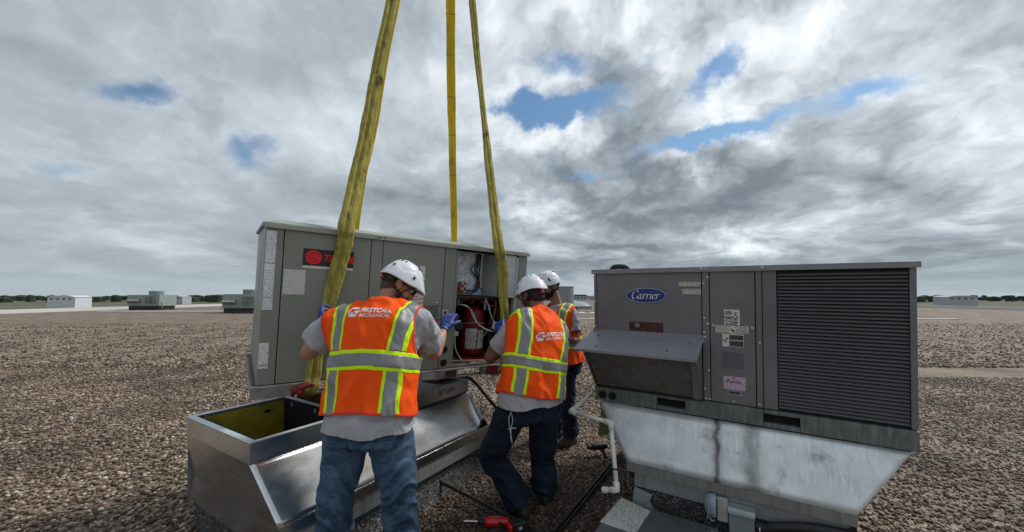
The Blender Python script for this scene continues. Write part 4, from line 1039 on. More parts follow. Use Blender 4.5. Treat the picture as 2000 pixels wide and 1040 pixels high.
g = G(); p0 = AW(x1+.0, YW-.03, .20)
cx1 = x1
g.tube([AW(cx1+.003, YW-.03, .16), AW(cx1+.06, YW-.04, .165), AW(cx1+.13, YW-.05, .20), AW(cx1+.3, YW-.04, .24), AW(cx1+.5, YW-.03, .25)], .030, 12, smooth_path=6)
cdt = g.build('conduit', M['rubber_black'], smooth=True); tag(cdt, 'thick black flexible conduit leaving the grey electrical box along the curb', 'conduit')
g = G(); g.tube([AW(cx1+.022, YW-.066, .16), AW(cx1+.028, YW-.066, .16)], [.012, .012], 6); g.build('fitting', M['print_white'], cdt)

# grey cover panel lying on the gravel, with a paper sheet on it
ptl = atz(1205, 973, .115)
pn = empty('access_panel', 'dark grey sheet metal cover lying flat in front of the right curb', 'access panel', mat=frame((ptl[0], ptl[1], 0), cax, cay))
g = G(); g.box(0, .66, -1.0, 0, .0, .112); g.build('cover', M['panel_dark'], pn, bevel=.012, bseg=3)
g = G(); g.box(.012, .648, -.985, -.985+.97, .1125, .1145); g.build('top_sheet', M['panel_dark'], pn, bevel=.004)
def pnl(px, py):
    p = atz(px, py, .117)-np.array([ptl[0], ptl[1], 0]); return float(np.dot(p, cax)), float(np.dot(p, cay))
q = [pnl(1203, 974), pnl(1267, 992), pnl(1250, 1040), pnl(1177, 1028)]
g = G(); cx_ = sum(a[0] for a in q)/4; cy_ = sum(a[1] for a in q)/4
g.add([(a[0]-cx_, 0, a[1]-cy_) for a in q], [(0, 1, 2, 3)])
o = g.build('paper_sheet', M['paper_print'], solid=.001); o.matrix_world = pn.matrix_world @ Matrix.Translation((cx_, cy_, .1162)) @ Matrix.Rotation(math.pi/2, 4, 'X')
tag(o, 'creased printed paper sheet stuck on the dark cover lying on the gravel', 'paper')
q = pnl(1390, 1037); g = G(); g.box(q[0], q[0]+.028, q[1]-.10, q[1], .115, .1165); g.build('label', M['old_box'], pn)
for px, py in ((1275, 1010), (1350, 1030), (1380, 1033)):
    q = pnl(px, py); g = G(); g.cyl((q[0], q[1], .1145), (q[0], q[1], .116), .006, 8); g.build('rivet', M['seam_black'], pn)

# ------------------------------------------------------------------ condensate pipe
pa, pb, pc, pd, pe, pf = at(1154, 770, 3.32), at(1117, 804, 3.05), at(1190, 824, 2.72), at(1202, 955, 2.55), at(1180, 957, 2.60), None
a0 = CWp(.02, .05, .03)
pts = [at(1157, 768, 3.35), at(1115, 804, 3.02), at(1193, 826, 2.80), at(1205, 957, 2.66), at(1181, 957, 2.72)]
pipe = empty('drain_pipe', 'white plastic condensate pipe bending down beside the grey unit', 'pipe', loc=tuple(pts[3]))
def pp_(v): return np.array(v)-pts[3]
for a_, b_ in ((0, 1), (1, 2), (2, 3), (3, 4)):
    g = G(); g.cyl(pp_(pts[a_]), pp_(pts[b_]), .0155, 14); g.build('pipe_run', M['pvc'], pipe, smooth=True)
for i in (1, 2, 3):
    p = pts[i]; u = pts[i-1]-p; u /= np.linalg.norm(u); v = pts[i+1]-p; v /= np.linalg.norm(v)
    g = G(); g.tube([pp_(p+u*.05), pp_(p+u*.049), pp_(p+u*.012), pp_(p), pp_(p+v*.012), pp_(p+v*.049), pp_(p+v*.05)], [.0155, .0208, .0208, .0208, .0208, .0208, .0155], 14); g.build('elbow', M['pvc'], pipe, smooth=True)
u = pts[4]-pts[3]; u /= np.linalg.norm(u)
g = G(); g.tube([pp_(pts[4]-u*.02), pp_(pts[4]+u*.012)], [.0208, .0208], 14); g.build('coupling', M['pvc'], pipe)
g = G(); g.tube([pp_(pts[4]+u*.0125), pp_(pts[4]+u*.013)], [.012, .012], 12); g.build('pipe_mouth', M['unit_cap'], pipe)
w0 = pts[3]+(pts[2]-pts[3])*.28; du = (pts[2]-pts[3])/np.linalg.norm(pts[2]-pts[3])
g = G(); g.tube([pp_(w0), pp_(w0+du*.012)], [.0172, .0172], 12); g.build('cable_tie', M['rubber_black'], pipe)

# ------------------------------------------------------------------ things on the gravel
def gtube(name, lab, cat, pts, r, m, smooth=6, seg=10, group=None):
    g = G(); g.tube(pts, r, seg, smooth_path=smooth); return tag(g.build(name, m, smooth=True), lab, cat, group)
# steel bar from the left curb to the bottom of the picture
bar = empty('pry_bar', 'long dark steel bar lying from the left curb across the gravel', 'bar')
A_ = atz(848, 936, .10); B_ = atz(1060, 1042, .05); C_ = A_+(B_-A_)*1.25
g = G(); g.tube([A_, B_, C_], .0125, 8); g.build('shaft', M['dark_steel'], bar, smooth=True)
g = G(); g.tube([A_+np.array([-.012, .01, .03]), A_, A_+np.array([.0, -.02, -.045])], [.010, .022, .012], 8); g.build('claw', M['rubber_black'], bar, smooth=True)
bar2 = empty('steel_channel', 'dark steel channel running on the gravel towards the right curb', 'channel')
A2 = atz(1226, 873, .03); B2 = atz(1088, 1042, .03); d2 = (B2-A2)/np.linalg.norm(B2-A2); n2_ = np.array([-d2[1], d2[0], 0]); B2 = B2+d2*.3
g = G()
for o1, o2, h0, h1 in ((-.016, -.012, .012, .05), (.012, .016, .012, .05), (-.016, .016, .012, .016)):
    c8 = []
    for hh in (h0, h1):
        for P_ in (A2, B2):
            for oo in (o1, o2): q_ = P_+n2_*oo; c8.append((q_[0], q_[1], hh))
    g.add(c8, [(0, 1, 3, 2), (4, 6, 7, 5), (0, 4, 5, 1), (2, 3, 7, 6), (0, 2, 6, 4), (1, 5, 7, 3)])
g.build('rail', M['dark_steel'], bar2)
A3 = atz(1215, 893, .02); B3 = atz(1172, 945, .02)
g = G(); g.tube([A3, B3], .008, 6); g.build('rod', M['dark_steel'], bar2)
gtube('cable', 'thin black cable lying across the gravel below the white pipe', 'cable', [atz(1120, 892, .03), atz(1150, 893, .03), atz(1165, 890, .03)], .005, M['rubber_black'])
gtube('cable', 'thin black cable crossing from the steel channel to the white pipe mouth', 'cable', [atz(1157, 950, .03), atz(1175, 948, .035), atz(1200, 953, .03), atz(1215, 955, .02)], .005, M['rubber_black'])
gtube('hose', 'black hose looping over the far corner of the open adapter', 'hose', [at(858, 744, 3.80), at(885, 739, 3.86), at(912, 738, 3.92), at(930, 750, 3.93), at(948, 772, 3.96), at(968, 796, 4.02), atz(990, 830, .03)], .017, M['rubber_black'])
gtube('cable', 'thin black cord bent in a sharp V on the gravel behind the standing worker', 'cable', [atz(1112, 747, .02), atz(1124, 747, .02), atz(1134, 751, .02), atz(1128, 762, .02), atz(1114, 768, .02)], .014, M['rubber_black'], smooth=4)
# olive board leaning behind the pipe
p = [atz(1168, 853, .0), atz(1190, 848, 0), at(1186, 790, 3.55), at(1180, 792, 3.52)]
b0 = np.array(p[0]); 
g = G(); g.add([p[0], p[1], p[1]+np.array([.02, .02, .30]), p[0]+np.array([.055, .03, .33])], [(0, 1, 2, 3)])
tag(g.build('board', M['olive_board'], solid=.012), 'olive green board standing behind the white pipe', 'board')

# battery drill, built along local x (bit) with pistol grip down
def drill(mtx, lab, red=True, length=.20, name='power_drill', cat='power tool'):
    t = empty(name, lab, cat, mat=mtx); body = M['tool_red'] if red else M['tool_black']
    g = G(); g.tube([(-.09, 0, 0), (-.08, 0, 0), (.02, 0, 0), (.06, 0, 0), (.075, 0, 0)], [.026, .034, .034, .030, .022], 14, smooth_path=3); g.build('motor_housing', body, t, smooth=True)
    g = G(); g.tube([(.075, 0, 0), (.10, 0, 0), (.12, 0, 0), (.125, 0, 0)], [.021, .021, .016, .008], 12); g.build('chuck', M['tool_black'], t, smooth=True)
    g = G(); g.tube([(.12, 0, 0), (.12+length*.5, 0, 0)], [.006, .006], 8); g.build('bit', M['chrome'], t)
    g = G(); g.tube([(-.035, 0, -.02), (-.045, 0, -.07), (-.05, 0, -.13)], [.020, .018, .020], 10, smooth_path=3); g.build('grip', M['tool_black'], t, smooth=True)
    g = G(); g.box(-.025, -.013, -.008, .008, -.06, -.03); g.build('trigger', M['tool_red'], t, bevel=.003)
    g = G(); g.box(-.105, .02, -.038, .038, -.19, -.13); g.build('battery', M['tool_black'], t, bevel=.012, bseg=3)
    g = G(); g.box(-.09, .005, -.0395, -.0385, -.165, -.15); g.build('stripe', M['tool_red'] if red else M['wire_grey'], t)
    return t
def lay(px, py, z, ang, rollx=math.pi/2):
    p = atz(px, py, z); return Matrix.Translation(p) @ Matrix.Rotation(ang, 4, 'Z') @ Matrix.Rotation(rollx, 4, 'X')
drill(lay(968, 1020, .055, R(176)), 'red and black cordless drill lying under the steel bar at the worker\'s boot')
dk = drill(lay(1168, 872, .10, R(195), R(35)), 'black cordless drill lying on gravel left of the white pipe', red=False, length=.08)
g = G(); p = atz(1012, 1030, .07); tb_ = Matrix.Translation(p) @ Matrix.Rotation(R(20), 4, 'Z')
t = empty('battery_pack', 'black tool battery with red latch at the end of the steel bar', 'battery', mat=tb_)
g.box(-.045, .045, -.035, .035, -.045, .045); g.build('shell', M['tool_black'], t, bevel=.012, bseg=3)
g = G(); g.box(-.075, -.047, -.03, .03, -.02, .035); g.build('latch', M['tool_red'], t, bevel=.008)
lettering(t, '18', .0, .01, -.0365, .03, M['print_white'])

# ------------------------------------------------------------------ far roof
def far_vent(p, r, h, lab, cat='roof vent', name='roof_vent', dome=True, m='box_grey'):
    t = empty(name, lab, cat, loc=tuple(p)); g = G(); g.lathe([(r, 0), (r, h)], 20); g.build('pipe', M[m], t, autos=40)
    g = G(); g.lathe([(r*1.18, h-.02), (r*1.22, h+.02), (r*.9, h+r*.25), (r*.25, h+r*.45), (0.001, h+r*.48)], 20); g.build('cap', M['carrier_light'], t, autos=40); return t
far_vent(atz(1150, 694, 0), .135, .42, 'short grey round roof vent behind the intake hood')
p = at(1100, 596, 28); p[2] = 0
t = empty('exhaust_stack', 'grey cylindrical exhaust fan rising behind the far worker\'s shoulder', 'exhaust fan', loc=tuple(p)); g = G(); g.lathe([(.5, 0), (.5, .9), (.78, 1.0), (.78, 2.25), (.6, 2.3), (0.001, 2.3)], 24); g.build('housing', M['carrier_light'], t, autos=40)
g = G(); g.lathe([(.80, 2.22), (.80, 2.27)], 24); g.build('rim', M['box_grey'], t)
for i, (px, py, Y, wd) in enumerate(((1130, 597, 46, 2.6), (1185, 596, 50, 2.6), (1108, 601, 70, 3.6))):
    p = at(px, py, Y); p[2] = 0
    t = empty('skylight', ['domed grey skylight on the far roof just left of the grey unit', 'domed skylight on the far roof hidden behind the grey unit', 'farthest flat skylight beyond the worker in the distance'][i], 'skylight', loc=tuple(p), group='skylights on the far roof')
    g = G(); g.box(-wd/2, wd/2, -wd/2, wd/2, 0, .35); g.build('curb', M['box_grey'], t)
    g = G(); n = 8; vs = []; fs = []
    for a in range(n+1):
        for b in range(n+1):
            u_, v_ = a/n*2-1, b/n*2-1; vs.append((u_*wd*.49, v_*wd*.49, .36+.55*(1-u_*u_)**.6*(1-v_*v_)**.6))
    for a in range(n):
        for b in range(n): k = a*(n+1)+b; fs.append((k, k+n+1, k+n+2, k+1))
    g.add(vs, fs); g.build('dome', M['plastic_grey'], t, smooth=True)
for i, (ya, yb, h) in enumerate(((25.5, 25.8, .06), (33, 34.2, .10))):
    g = G(); g.box(1.5, 30, ya, yb, .0, h); tag(g.build('expansion_joint', M['membrane_white'], bevel=.02), ['narrow white joint strip across the roof beyond the far worker', 'wider white joint strip farther across the roof'][i], 'roof joint')
g = G(); g.box(-40, -14, 36.5, 37.2, 0, .12); tag(g.build('expansion_joint', M['membrane_white'], bevel=.02), 'pale joint strip across the roof left of the hoisted unit', 'roof joint')
p = atz(1148, 613, 0); g = G(); g.lathe([(.25, 0), (.27, .10), (.18, .18), (.001, .2)], 14, tuple(p)); tag(g.build('roof_drain', M['rubber_black'], smooth=True), 'small black roof drain dome by the white strips', 'drain')
# far units
mat('far_unit', (.26, .33, .32), rough=.6, var=.1, vscale=2)
def far_unit(p, wd, dp, h, lab, rot=0):
    t = empty('rooftop_unit', lab, 'air conditioner', mat=Matrix.Translation(p) @ Matrix.Rotation(rot, 4, 'Z'))
    g = G(); g.box(0, wd, 0, dp, .45, h); g.build('cabinet', M['far_unit'], t, bevel=.03)
    g = G(); g.box(.1, wd-.1, .1, dp-.1, 0, .44); g.build('curb', M['rubber_black'], t)
    g = G(); g.prism([(0, 1.3), (-.45, 1.05), (-.45, 1.0), (0, .75)], 0, wd*.06, wd*.42); g.build('intake_hood', M['box_grey'], t)
    for k in range(7):
        g = G(); g.box(wd*.56, wd*.92, -.045, -.032, .72+k*.12, .76+k*.12); g.build('louvre', M['rubber_black'], t)
    g = G(); g.tube([(wd+.05, .3, .3), (wd+.05, .3, .9), (wd+.02, .3, .95)], .05, 8); g.build('gas_pipe', M['hoist_yellow'], t)
    g = G(); g.lathe([(.62, 0), (.66, .1), (.66, .42), (.6, .45), (.001, .45)], 20, (wd*.62, dp*.5, h)); g.build('fan_shroud', M['box_grey'], t, autos=40)
    for k in range(4):
        g = G(); g.box(wd*.05+k*wd*.24, wd*.05+k*wd*.24+wd*.2, -.03, 0, .6, h-.15); g.build('panel', M['unit_cap'] if k % 2 else M['far_unit'], t, bevel=.02)
    return t
pb_ = atz(505, 612, 0)
far_unit((pb_[0]-3.4, pb_[1], 0), 3.2, 2.0, 1.75, 'pale green far rooftop unit at the left beyond the hoisted unit')
q_ = atz(300, 606, 0); far_unit((q_[0]-3, q_[1], 0), 3.6, 2.2, 1.7, 'pale green distant rooftop unit farther left on the roof')
g = G(); p = atz(500, 612, 0)
for k in range(4): g.box(p[0]-1.4+k*.55, p[0]-1.15+k*.55, p[1]-1.2, p[1]-.9, .0, .22)
tag(g.build('support_blocks', M['rubber_black']), 'row of dark pipe support blocks in front of the left far unit', 'supports', kind='stuff')
# parapet and horizon
for nm, b_ in (('far', (-45, 55, 95.7, 96.1)), ('left', (-45.4, -45.02, -30, 96.1)), ('right', (55.02, 55.4, -30, 96.1))):
    g = G(); g.box(b_[0], b_[1], b_[2], b_[3], -.3, .35); tag(g.build('parapet', M['membrane_white']), 'low white parapet along the %s roof edge' % nm, 'parapet')
mat('treeline', (.035, .05, .03), rough=1, var=.5, vscale=.05)
g = G(); rng = random.Random(5)
for k in range(420):
    a = -1.15+2.3*k/420+rng.uniform(-.003, .003); dist = rng.uniform(520, 950)
    x, y = dist*math.tan(a) if abs(a) < 1.1 else dist*math.tan(1.1)*(1 if a > 0 else -1), dist
    r_ = rng.uniform(7, 14); h = rng.uniform(7.0, 11.5)
    n = 7; vs = [(x+r_*math.cos(6.283*j/n)*rng.uniform(.7, 1.1), y+r_*.6*math.sin(6.283*j/n), -8) for j in range(n)] + [(x+r_*.8*math.cos(6.283*j/n)*rng.uniform(.6, 1.2), y+r_*.5*math.sin(6.283*j/n), -8+h*rng.uniform(.7, .95)) for j in range(n)] + [(x, y, -8+h)]
    g.add(vs, [(j, (j+1) % n, n+(j+1) % n, n+j) for j in range(n)] + [(n+j, n+(j+1) % n, 2*n) for j in range(n)])
tag(g.build('treeline', M['treeline']), 'far dark line of trees along the horizon', 'trees', kind='stuff')
mat('shed_wall', (.42, .45, .47), rough=.8, var=.1, vscale=.3); mat('shed_roof', (.10, .11, .12), rough=.8); mat('shed_white', (.66, .68, .70), rough=.7)
specs = [(1133, 290, 13, 'dark roofed hall with pitched roof on the horizon left of the grey unit', 'shed_roof', 10.5), (1118, 380, 12, 'pale flat warehouse on the horizon behind the far worker', 'shed_white', 9.6), (496, 260, 10, 'small white buildings on the horizon left of the hoisted unit', 'shed_white', 9.2),
         (1160, 420, 20, 'long pale warehouse on the horizon behind the grey unit', 'shed_wall', 9.4), (330, 420, 30, 'long pale warehouse on the far left horizon', 'shed_wall', 9.6), (120, 300, 22, 'white warehouse at the far left of the horizon', 'shed_white', 9.7), (1880, 350, 28, 'pale warehouse on the far right horizon', 'shed_wall', 9.7)]
for px, Y, wd, lab, m_, h in specs:
    p = at(px, 578, Y); t = empty('warehouse', lab, 'building', loc=(p[0], p[1], -8))
    g = G(); g.box(-wd/2, wd/2, 0, 12, 0, h-1.2); g.build('wall', M['shed_wall' if m_ == 'shed_roof' else m_], t)
    g = G(); g.prism([(-wd/2-.4, h-1.19), (wd/2+.4, h-1.19), (wd*.28, h), (-wd*.28, h)], 1, -.4, 12.4); g.build('roof', M[m_], t)
    for k in range(4):
        g = G(); g.box(-wd*.4+k*wd*.22, -wd*.4+k*wd*.22+wd*.1, -.08, -.02, h-3.2, h-2.2); g.build('window', M['rubber_black'], t)

# ================================================================== people
def V3(v): return np.array(v, float)
def nrm_(v): v = V3(v); return v/(np.linalg.norm(v)+1e-12)
def ell(g, c, ax, rad, seg=16, rings=9):
    """ellipsoid: centre c, 3 axes, 3 radii"""
    c = V3(c); vs = []; fs = []
    for i in range(1, rings):
        ph = math.pi*i/rings
        for k in range(seg):
            th = 2*math.pi*k/seg
            vs.append(c + ax[0]*rad[0]*math.sin(ph)*math.cos(th) + ax[1]*rad[1]*math.sin(ph)*math.sin(th) + ax[2]*rad[2]*math.cos(ph))
    top, bot = len(vs), len(vs)+1; vs += [c+ax[2]*rad[2], c-ax[2]*rad[2]]
    for i in range(rings-2):
        for k in range(seg): k2 = (k+1) % seg; fs.append((i*seg+k, (i+1)*seg+k, (i+1)*seg+k2, i*seg+k2))
    for k in range(seg): k2 = (k+1) % seg; fs.append((top, k, k2)); fs.append((bot, (rings-2)*seg+k2, (rings-2)*seg+k))
    g.add(vs, fs)
def limb(g, pts, radii, seg=18, k=7, caps=True):
    """tapering tube through joints with rounded ends"""
    g.tube(pts, radii, seg, smooth_path=k)
    ax = (V3((1, 0, 0)), V3((0, 1, 0)), V3((0, 0, 1)))
    if caps:
        for p, r_ in ((pts[0], radii[0]), (pts[-1], radii[-1])): ell(g, p, ax, (r_*.98,)*3, 14, 8)
def loft(g, rings, seg=36, ex=2.4):
    """rings: (centre, right, forward, half width, half depth)"""
    vs = []; fs = []; n = len(rings)
    for c, r_, f_, a, b in rings:
        for k in range(seg):
            th = 2*math.pi*k/seg; cs, sn = math.cos(th), math.sin(th)
            x = math.copysign(abs(cs)**(2/ex), cs)*a; y = math.copysign(abs(sn)**(2/ex), sn)*b
            vs.append(c + r_*x + f_*y)
    for i in range(n-1):
        for k in range(seg): k2 = (k+1) % seg; fs.append((i*seg+k, i*seg+k2, (i+1)*seg+k2, (i+1)*seg+k))
    fs += [tuple(range(seg))[::-1], tuple((n-1)*seg+k for k in range(seg))]; g.add(vs, fs)
def fuse(g, voxel, it=4):
    """union of overlapping closed shapes as one smooth skin -> (V, T)"""
    me = bpy.data.meshes.new('tmp'); me.from_pydata(g.v, [], g.f); me.update()
    bm = bmesh.new(); bm.from_mesh(me); bmesh.ops.recalc_face_normals(bm, faces=bm.faces); bm.to_mesh(me); bm.free()
    o = bpy.data.objects.new('tmp', me); COL.objects.link(o)
    m = o.modifiers.new('r', 'REMESH'); m.mode = 'VOXEL'; m.voxel_size = voxel
    m = o.modifiers.new('s', 'SMOOTH'); m.factor = .5; m.iterations = it
    dg = bpy.context.evaluated_depsgraph_get(); ev = bpy.data.meshes.new_from_object(o.evaluated_get(dg))
    bpy.data.objects.remove(o); bpy.data.meshes.remove(me)
    ev.calc_loop_triangles()
    V = np.empty(len(ev.vertices)*3); ev.vertices.foreach_get('co', V); T = np.empty(len(ev.loop_triangles)*3, dtype=np.int32); ev.loop_triangles.foreach_get('vertices', T)
    bpy.data.meshes.remove(ev); return V.reshape(-1, 3), T.reshape(-1, 3)
def vnormals(V, T):
    n = np.cross(V[T[:, 1]]-V[T[:, 0]], V[T[:, 2]]-V[T[:, 0]]); N_ = np.zeros_like(V)
    for k in range(3): np.add.at(N_, T[:, k], n)
    return N_/(np.linalg.norm(N_, axis=1, keepdims=True)+1e-12)
def cut(V, T, f, N_=None):
    """keep f > 0, splitting triangles exactly along f = 0"""
    f = f+1e-9; s = f[T] > 0; cnt = s.sum(1); keep = [tuple(t) for t in T[cnt == 3]]; nv = []; nn = []; ed = {}; base = len(V)
    def mid(a, b):
        k = (a, b) if a < b else (b, a)
        if k not in ed:
            t = f[a]/(f[a]-f[b]); ed[k] = base+len(nv); nv.append(V[a]+(V[b]-V[a])*t)
            if N_ is not None: nn.append(nrm_(N_[a]+(N_[b]-N_[a])*t))
        return ed[k]
    for t in T[(cnt == 1) | (cnt == 2)]:
        t = list(map(int, t)); p = [f[i] > 0 for i in t]
        if sum(p) == 1:
            i = p.index(True); a, b, c = t[i], t[(i+1) % 3], t[(i+2) % 3]; keep.append((a, mid(a, b), mid(a, c)))
        else:
            i = p.index(False); a, b, c = t[i], t[(i+1) % 3], t[(i+2) % 3]; ab, ac = mid(a, b), mid(a, c); keep += [(ab, b, c), (ab, c, ac)]
    if nv: V = np.vstack([V, np.array(nv)]); N_ = None if N_ is None else np.vstack([N_, np.array(nn)])
    T = np.array(keep, dtype=np.int64).reshape(-1, 3)
    if len(T) == 0: return (np.zeros((0, 3)), T, np.zeros((0, 3)))
    u, inv = np.unique(T, return_inverse=True); return V[u], inv.reshape(-1, 3), (None if N_ is None else N_[u])
def mesh_of(V, T, name, m, parent, org, solid=0, fade=None, label=None):
    me = bpy.data.meshes.new(name); me.from_pydata((V-org).tolist(), [], [tuple(map(int, t)) for t in T]); me.materials.append(m)
    me.polygons.foreach_set('use_smooth', [True]*len(me.polygons))
    if fade is not None: a = me.attributes.new('fade', 'FLOAT', 'POINT'); a.data.foreach_set('value', fade.astype(np.float32))
    me.update(); o = link(me, name, parent, solid=0, label=label)
    if solid: md = o.modifiers.new('solid', 'SOLIDIFY'); md.thickness = solid; md.offset = 1
    return o
def pn_(V, sc, off=0.0):
    sc = V3(sc); return np.array([mnoise.noise(Vector((p[0]*sc[0]+off, p[1]*sc[1]+off*.7, p[2]*sc[2]-off))) for p in V])

def hand(g, w, d, n, thumb, curl=.5, s=1.0, spread=1.0):
    """palm + four unequal bent fingers + thumb leaving the side of the palm"""
    d = nrm_(d); n = nrm_(n-np.dot(n, d)*d); sd = np.cross(d, n)*thumb
    for q in (-.024, -.008, .008, .024):
        g.tube([w+sd*q*.8*s, w+d*.05*s+sd*q*s, w+d*.092*s+sd*q*1.08*s], [.019*s, .018*s, .0135*s], 10)
    ell(g, w+d*.045*s+sd*.026*s-n*.008*s, (sd, d, n), (.020*s, .036*s, .018*s))
    for q, ln in ((.029, .070), (.010, .078), (-.010, .072), (-.029, .056)):
        b = w+d*.088*s+sd*q*1.08*s*spread; dr = d+sd*q*1.2; pts = [b-d*.02*s]; p = b; ang = curl*.5
        pts.append(p)
        for j, fr_ in enumerate((.46, .30, .24)):
            a = ang; v = nrm_(dr*math.cos(a)-n*math.sin(a)); p = p+v*ln*fr_*1.12*s; pts.append(p); ang += curl*(1.05 if j == 0 else .8)
        g.tube(pts, [.0105*s, .0108*s, .0102*s, .0095*s, .0078*s], 9, smooth_path=3)
        ell(g, pts[-1], (sd, d, n), (.0078*s,)*3, 8, 6)
    b = w+d*.022*s+sd*.026*s; v1 = nrm_(sd*.75+d*.65-n*.25); v2 = nrm_(sd*.30+d*.85-n*.55*max(.3, curl))
    p1 = b+v1*.036*s; p2 = p1+v2*.030*s; p3 = p2+nrm_(v2-n*.4*curl)*.024*s
    g.tube([b-v1*.01*s, p1, p2, p3], [.016*s, .0135*s, .0115*s, .009*s], 9, smooth_path=3); ell(g, p3, (sd, d, n), (.009*s,)*3, 8, 6)

def rotv(v, axis, a):
    return np.array(Matrix.Rotation(a, 3, Vector(axis)) @ Vector(v))

def person(cfg):
    yaw = R(cfg['yaw']); f = V3((math.sin(yaw), math.cos(yaw), 0)); r_ = V3((math.cos(yaw), -math.sin(yaw), 0)); up0 = V3((0, 0, 1))
    hy = R(cfg.get('hipyaw', cfg['yaw'])); fh = V3((math.sin(hy), math.cos(hy), 0)); rh = V3((math.cos(hy), -math.sin(hy), 0))
    P, Nk = V3(cfg['pelvis']), V3(cfg['neck']); org = V3((P[0], P[1], 0))
    root = empty('person', cfg['label'], 'person', loc=tuple(org))
    k = cfg.get('k', 1.0); kd = cfg.get('kd', 1.0); seed = cfg['seed']
    mid_ = (P+Nk)/2 + V3(cfg.get('bend', (0, 0, 0)))
    Ls = np.linalg.norm(Nk-P)
    def spine(t):
        a, b, c = P, mid_*2-(P+Nk)/2, Nk; return a*(1-t)**2+b*2*t*(1-t)+c*t*t
    def fr_at(t):
        tg = nrm_(spine(t+.01)-spine(t-.01)); rr = nrm_(rh*(1-t)+r_*t); rr = nrm_(rr-tg*np.dot(rr, tg)); return spine(t), rr, np.cross(tg, rr)
    SH = [V3(cfg['shL']), V3(cfg['shR'])]; EL = [V3(cfg['elL']), V3(cfg['elR'])]; WR = [V3(cfg['wrL']), V3(cfg['wrR'])]
    HP = [V3(cfg['hipL']), V3(cfg['hipR'])]; KN = [V3(cfg['knL']), V3(cfg['knR'])]; AN = [V3(cfg['anL']), V3(cfg['anR'])]
    prof = [(-.02, .185, .125), (.10, .185, .125), (.30, .175, .120), (.50, .185, .128), (.68, .195, .130), (.80, .195, .122), (.89, .170, .102), (.95, .115, .085), (1.0, .075, .078)]
    def torso(g, e, t0=-.02, flare=0.0, tmin=None):
        rs = []
        for t, a, b in prof:
            if tmin is not None and t < tmin: continue
            c, rr, ff = fr_at(t); ff2 = flare*max(0, 1-max(0, t)/.55)
            ee = e*(1 if t < .9 else .6)
            rs.append((c, rr, ff, a*k+ee+ff2, b*k*kd+ee+ff2*.8))
        loft(g, rs)
        for i in range(2):
            c = spine(.93); limb(g, [c, (c+SH[i])/2+up0*.012, SH[i]], [.062*k+e*.5, .066*k+e*.6, .070*k+e*.7], 16, 4)
            limb(g, [spine(.7)+(SH[i]-spine(.9))*.55, SH[i]-up0*.01], [.085*k+e, .068*k+e*.7], 16, 3)
    # ---- body: one continuous skin
    g = G(); torso(g, -.014)
    for i in range(2):
        d1 = nrm_(WR[i]-EL[i])
        limb(g, [SH[i], SH[i]*.5+EL[i]*.5, EL[i], EL[i]*.6+WR[i]*.4, WR[i]], [.056*k, .050*k, .042*k, .042*k, .027*k**.5])
        hd = cfg['handL' if i == 0 else 'handR']
        hand(g, WR[i]+nrm_(hd['d'])*.012, V3(hd['d']), V3(hd['n']), -1 if i == 0 else 1, hd['curl'], .97)
        limb(g, [HP[i], HP[i]*.5+KN[i]*.5, KN[i], KN[i]*.65+AN[i]*.35, AN[i]], [.090*k, .078*k, .055*k, .055*k, .036])
    H_ = V3(cfg['head']); hf = nrm_(cfg['hf']); hu0 = V3(cfg.get('hu', (0, 0, 1))); hr = nrm_(np.cross(hf, hu0)); hu = np.cross(hr, hf)
    ax = (hr, hf, hu)
    def hp(a, b, c): return H_+hr*a+hf*b+hu*c
    limb(g, [Nk-up0*.03, (Nk*.5+hp(0, -.02, -.06)*.5), hp(0, -.012, -.03)], [.062, .058, .058], 16, 5)
    ell(g, hp(0, -.005, .025), ax, (.076, .096, .095)); ell(g, hp(0, .030, -.045), ax, (.060, .064, .062)); ell(g, hp(0, .058, -.085), ax, (.034, .032, .026))
    ell(g, hp(0, .070, -.02), ax, (.052, .028, .055)); ell(g, hp(0, .088, .022), ax, (.05, .012, .012))
    ell(g, hp(.045, .055, -.035), ax, (.022, .028, .03)); ell(g, hp(-.045, .055, -.035), ax, (.022, .028, .03))
    g.tube([hp(0, .094, .012), hp(0, .105, -.012), hp(0, .112, -.030), hp(0, .096, -.040)], [.009, .011, .014, .012], 8, smooth_path=3)
    for s_ in (-1, 1):
        ell(g, hp(.014*s_, .098, -.034), ax, (.009, .011, .009))
        g.tube([hp(.074*s_, .008, -.028), hp(.084*s_, -.002, .004), hp(.086*s_, -.016, .020), hp(.086*s_, -.030, .008), hp(.082*s_, -.024, -.022), hp(.074*s_, -.006, -.042), hp(.074*s_, .004, -.028)], [.007]*7, 8, smooth_path=4)
        ell(g, hp(.079*s_, -.012, -.012), ax, (.006, .018, .028))
    g.tube([hp(-.024, .088, -.064), hp(0, .094, -.062), hp(.024, .088, -.064)], [.006, .0085, .006], 8, smooth_path=3)
    g.tube([hp(-.020, .087, -.073), hp(0, .092, -.074), hp(.020, .087, -.073)], [.006, .0085, .006], 8, smooth_path=3)
    V, T = fuse(g, .0062, 3); mesh_of(V, T, 'body', cfg['skin'], root, org)
    for s_ in (-1, 1):
        g = G(); ell(g, hp(.030*s_, .083, .004)-org, ax, (.0125,)*3, 12, 8); o = g.build('eye', M['eye_white'], root, smooth=True)
        g = G(); ell(g, hp(.030*s_, .092, .004)-org, ax, (.0055, .0045, .0055), 10, 6); g.build('iris', M['hair_dark'], o, smooth=True)
        g = G(); g.tube([hp(.014*s_, .096, .024)-org, hp(.032*s_, .093, .030)-org, hp(.048*s_, .080, .024)-org], [.004, .0045, .003], 6, smooth_path=3); g.build('eyebrow', cfg['hair'], root, smooth=True)
    # ---- hair: cap over the skull, kept behind the hairline
    g = G(); ell(g, hp(0, -.010, .024), ax, (.081, .098, .100), 40, 30); ell(g, hp(0, -.045, -.03), ax, (.060, .052, .055), 30, 20)
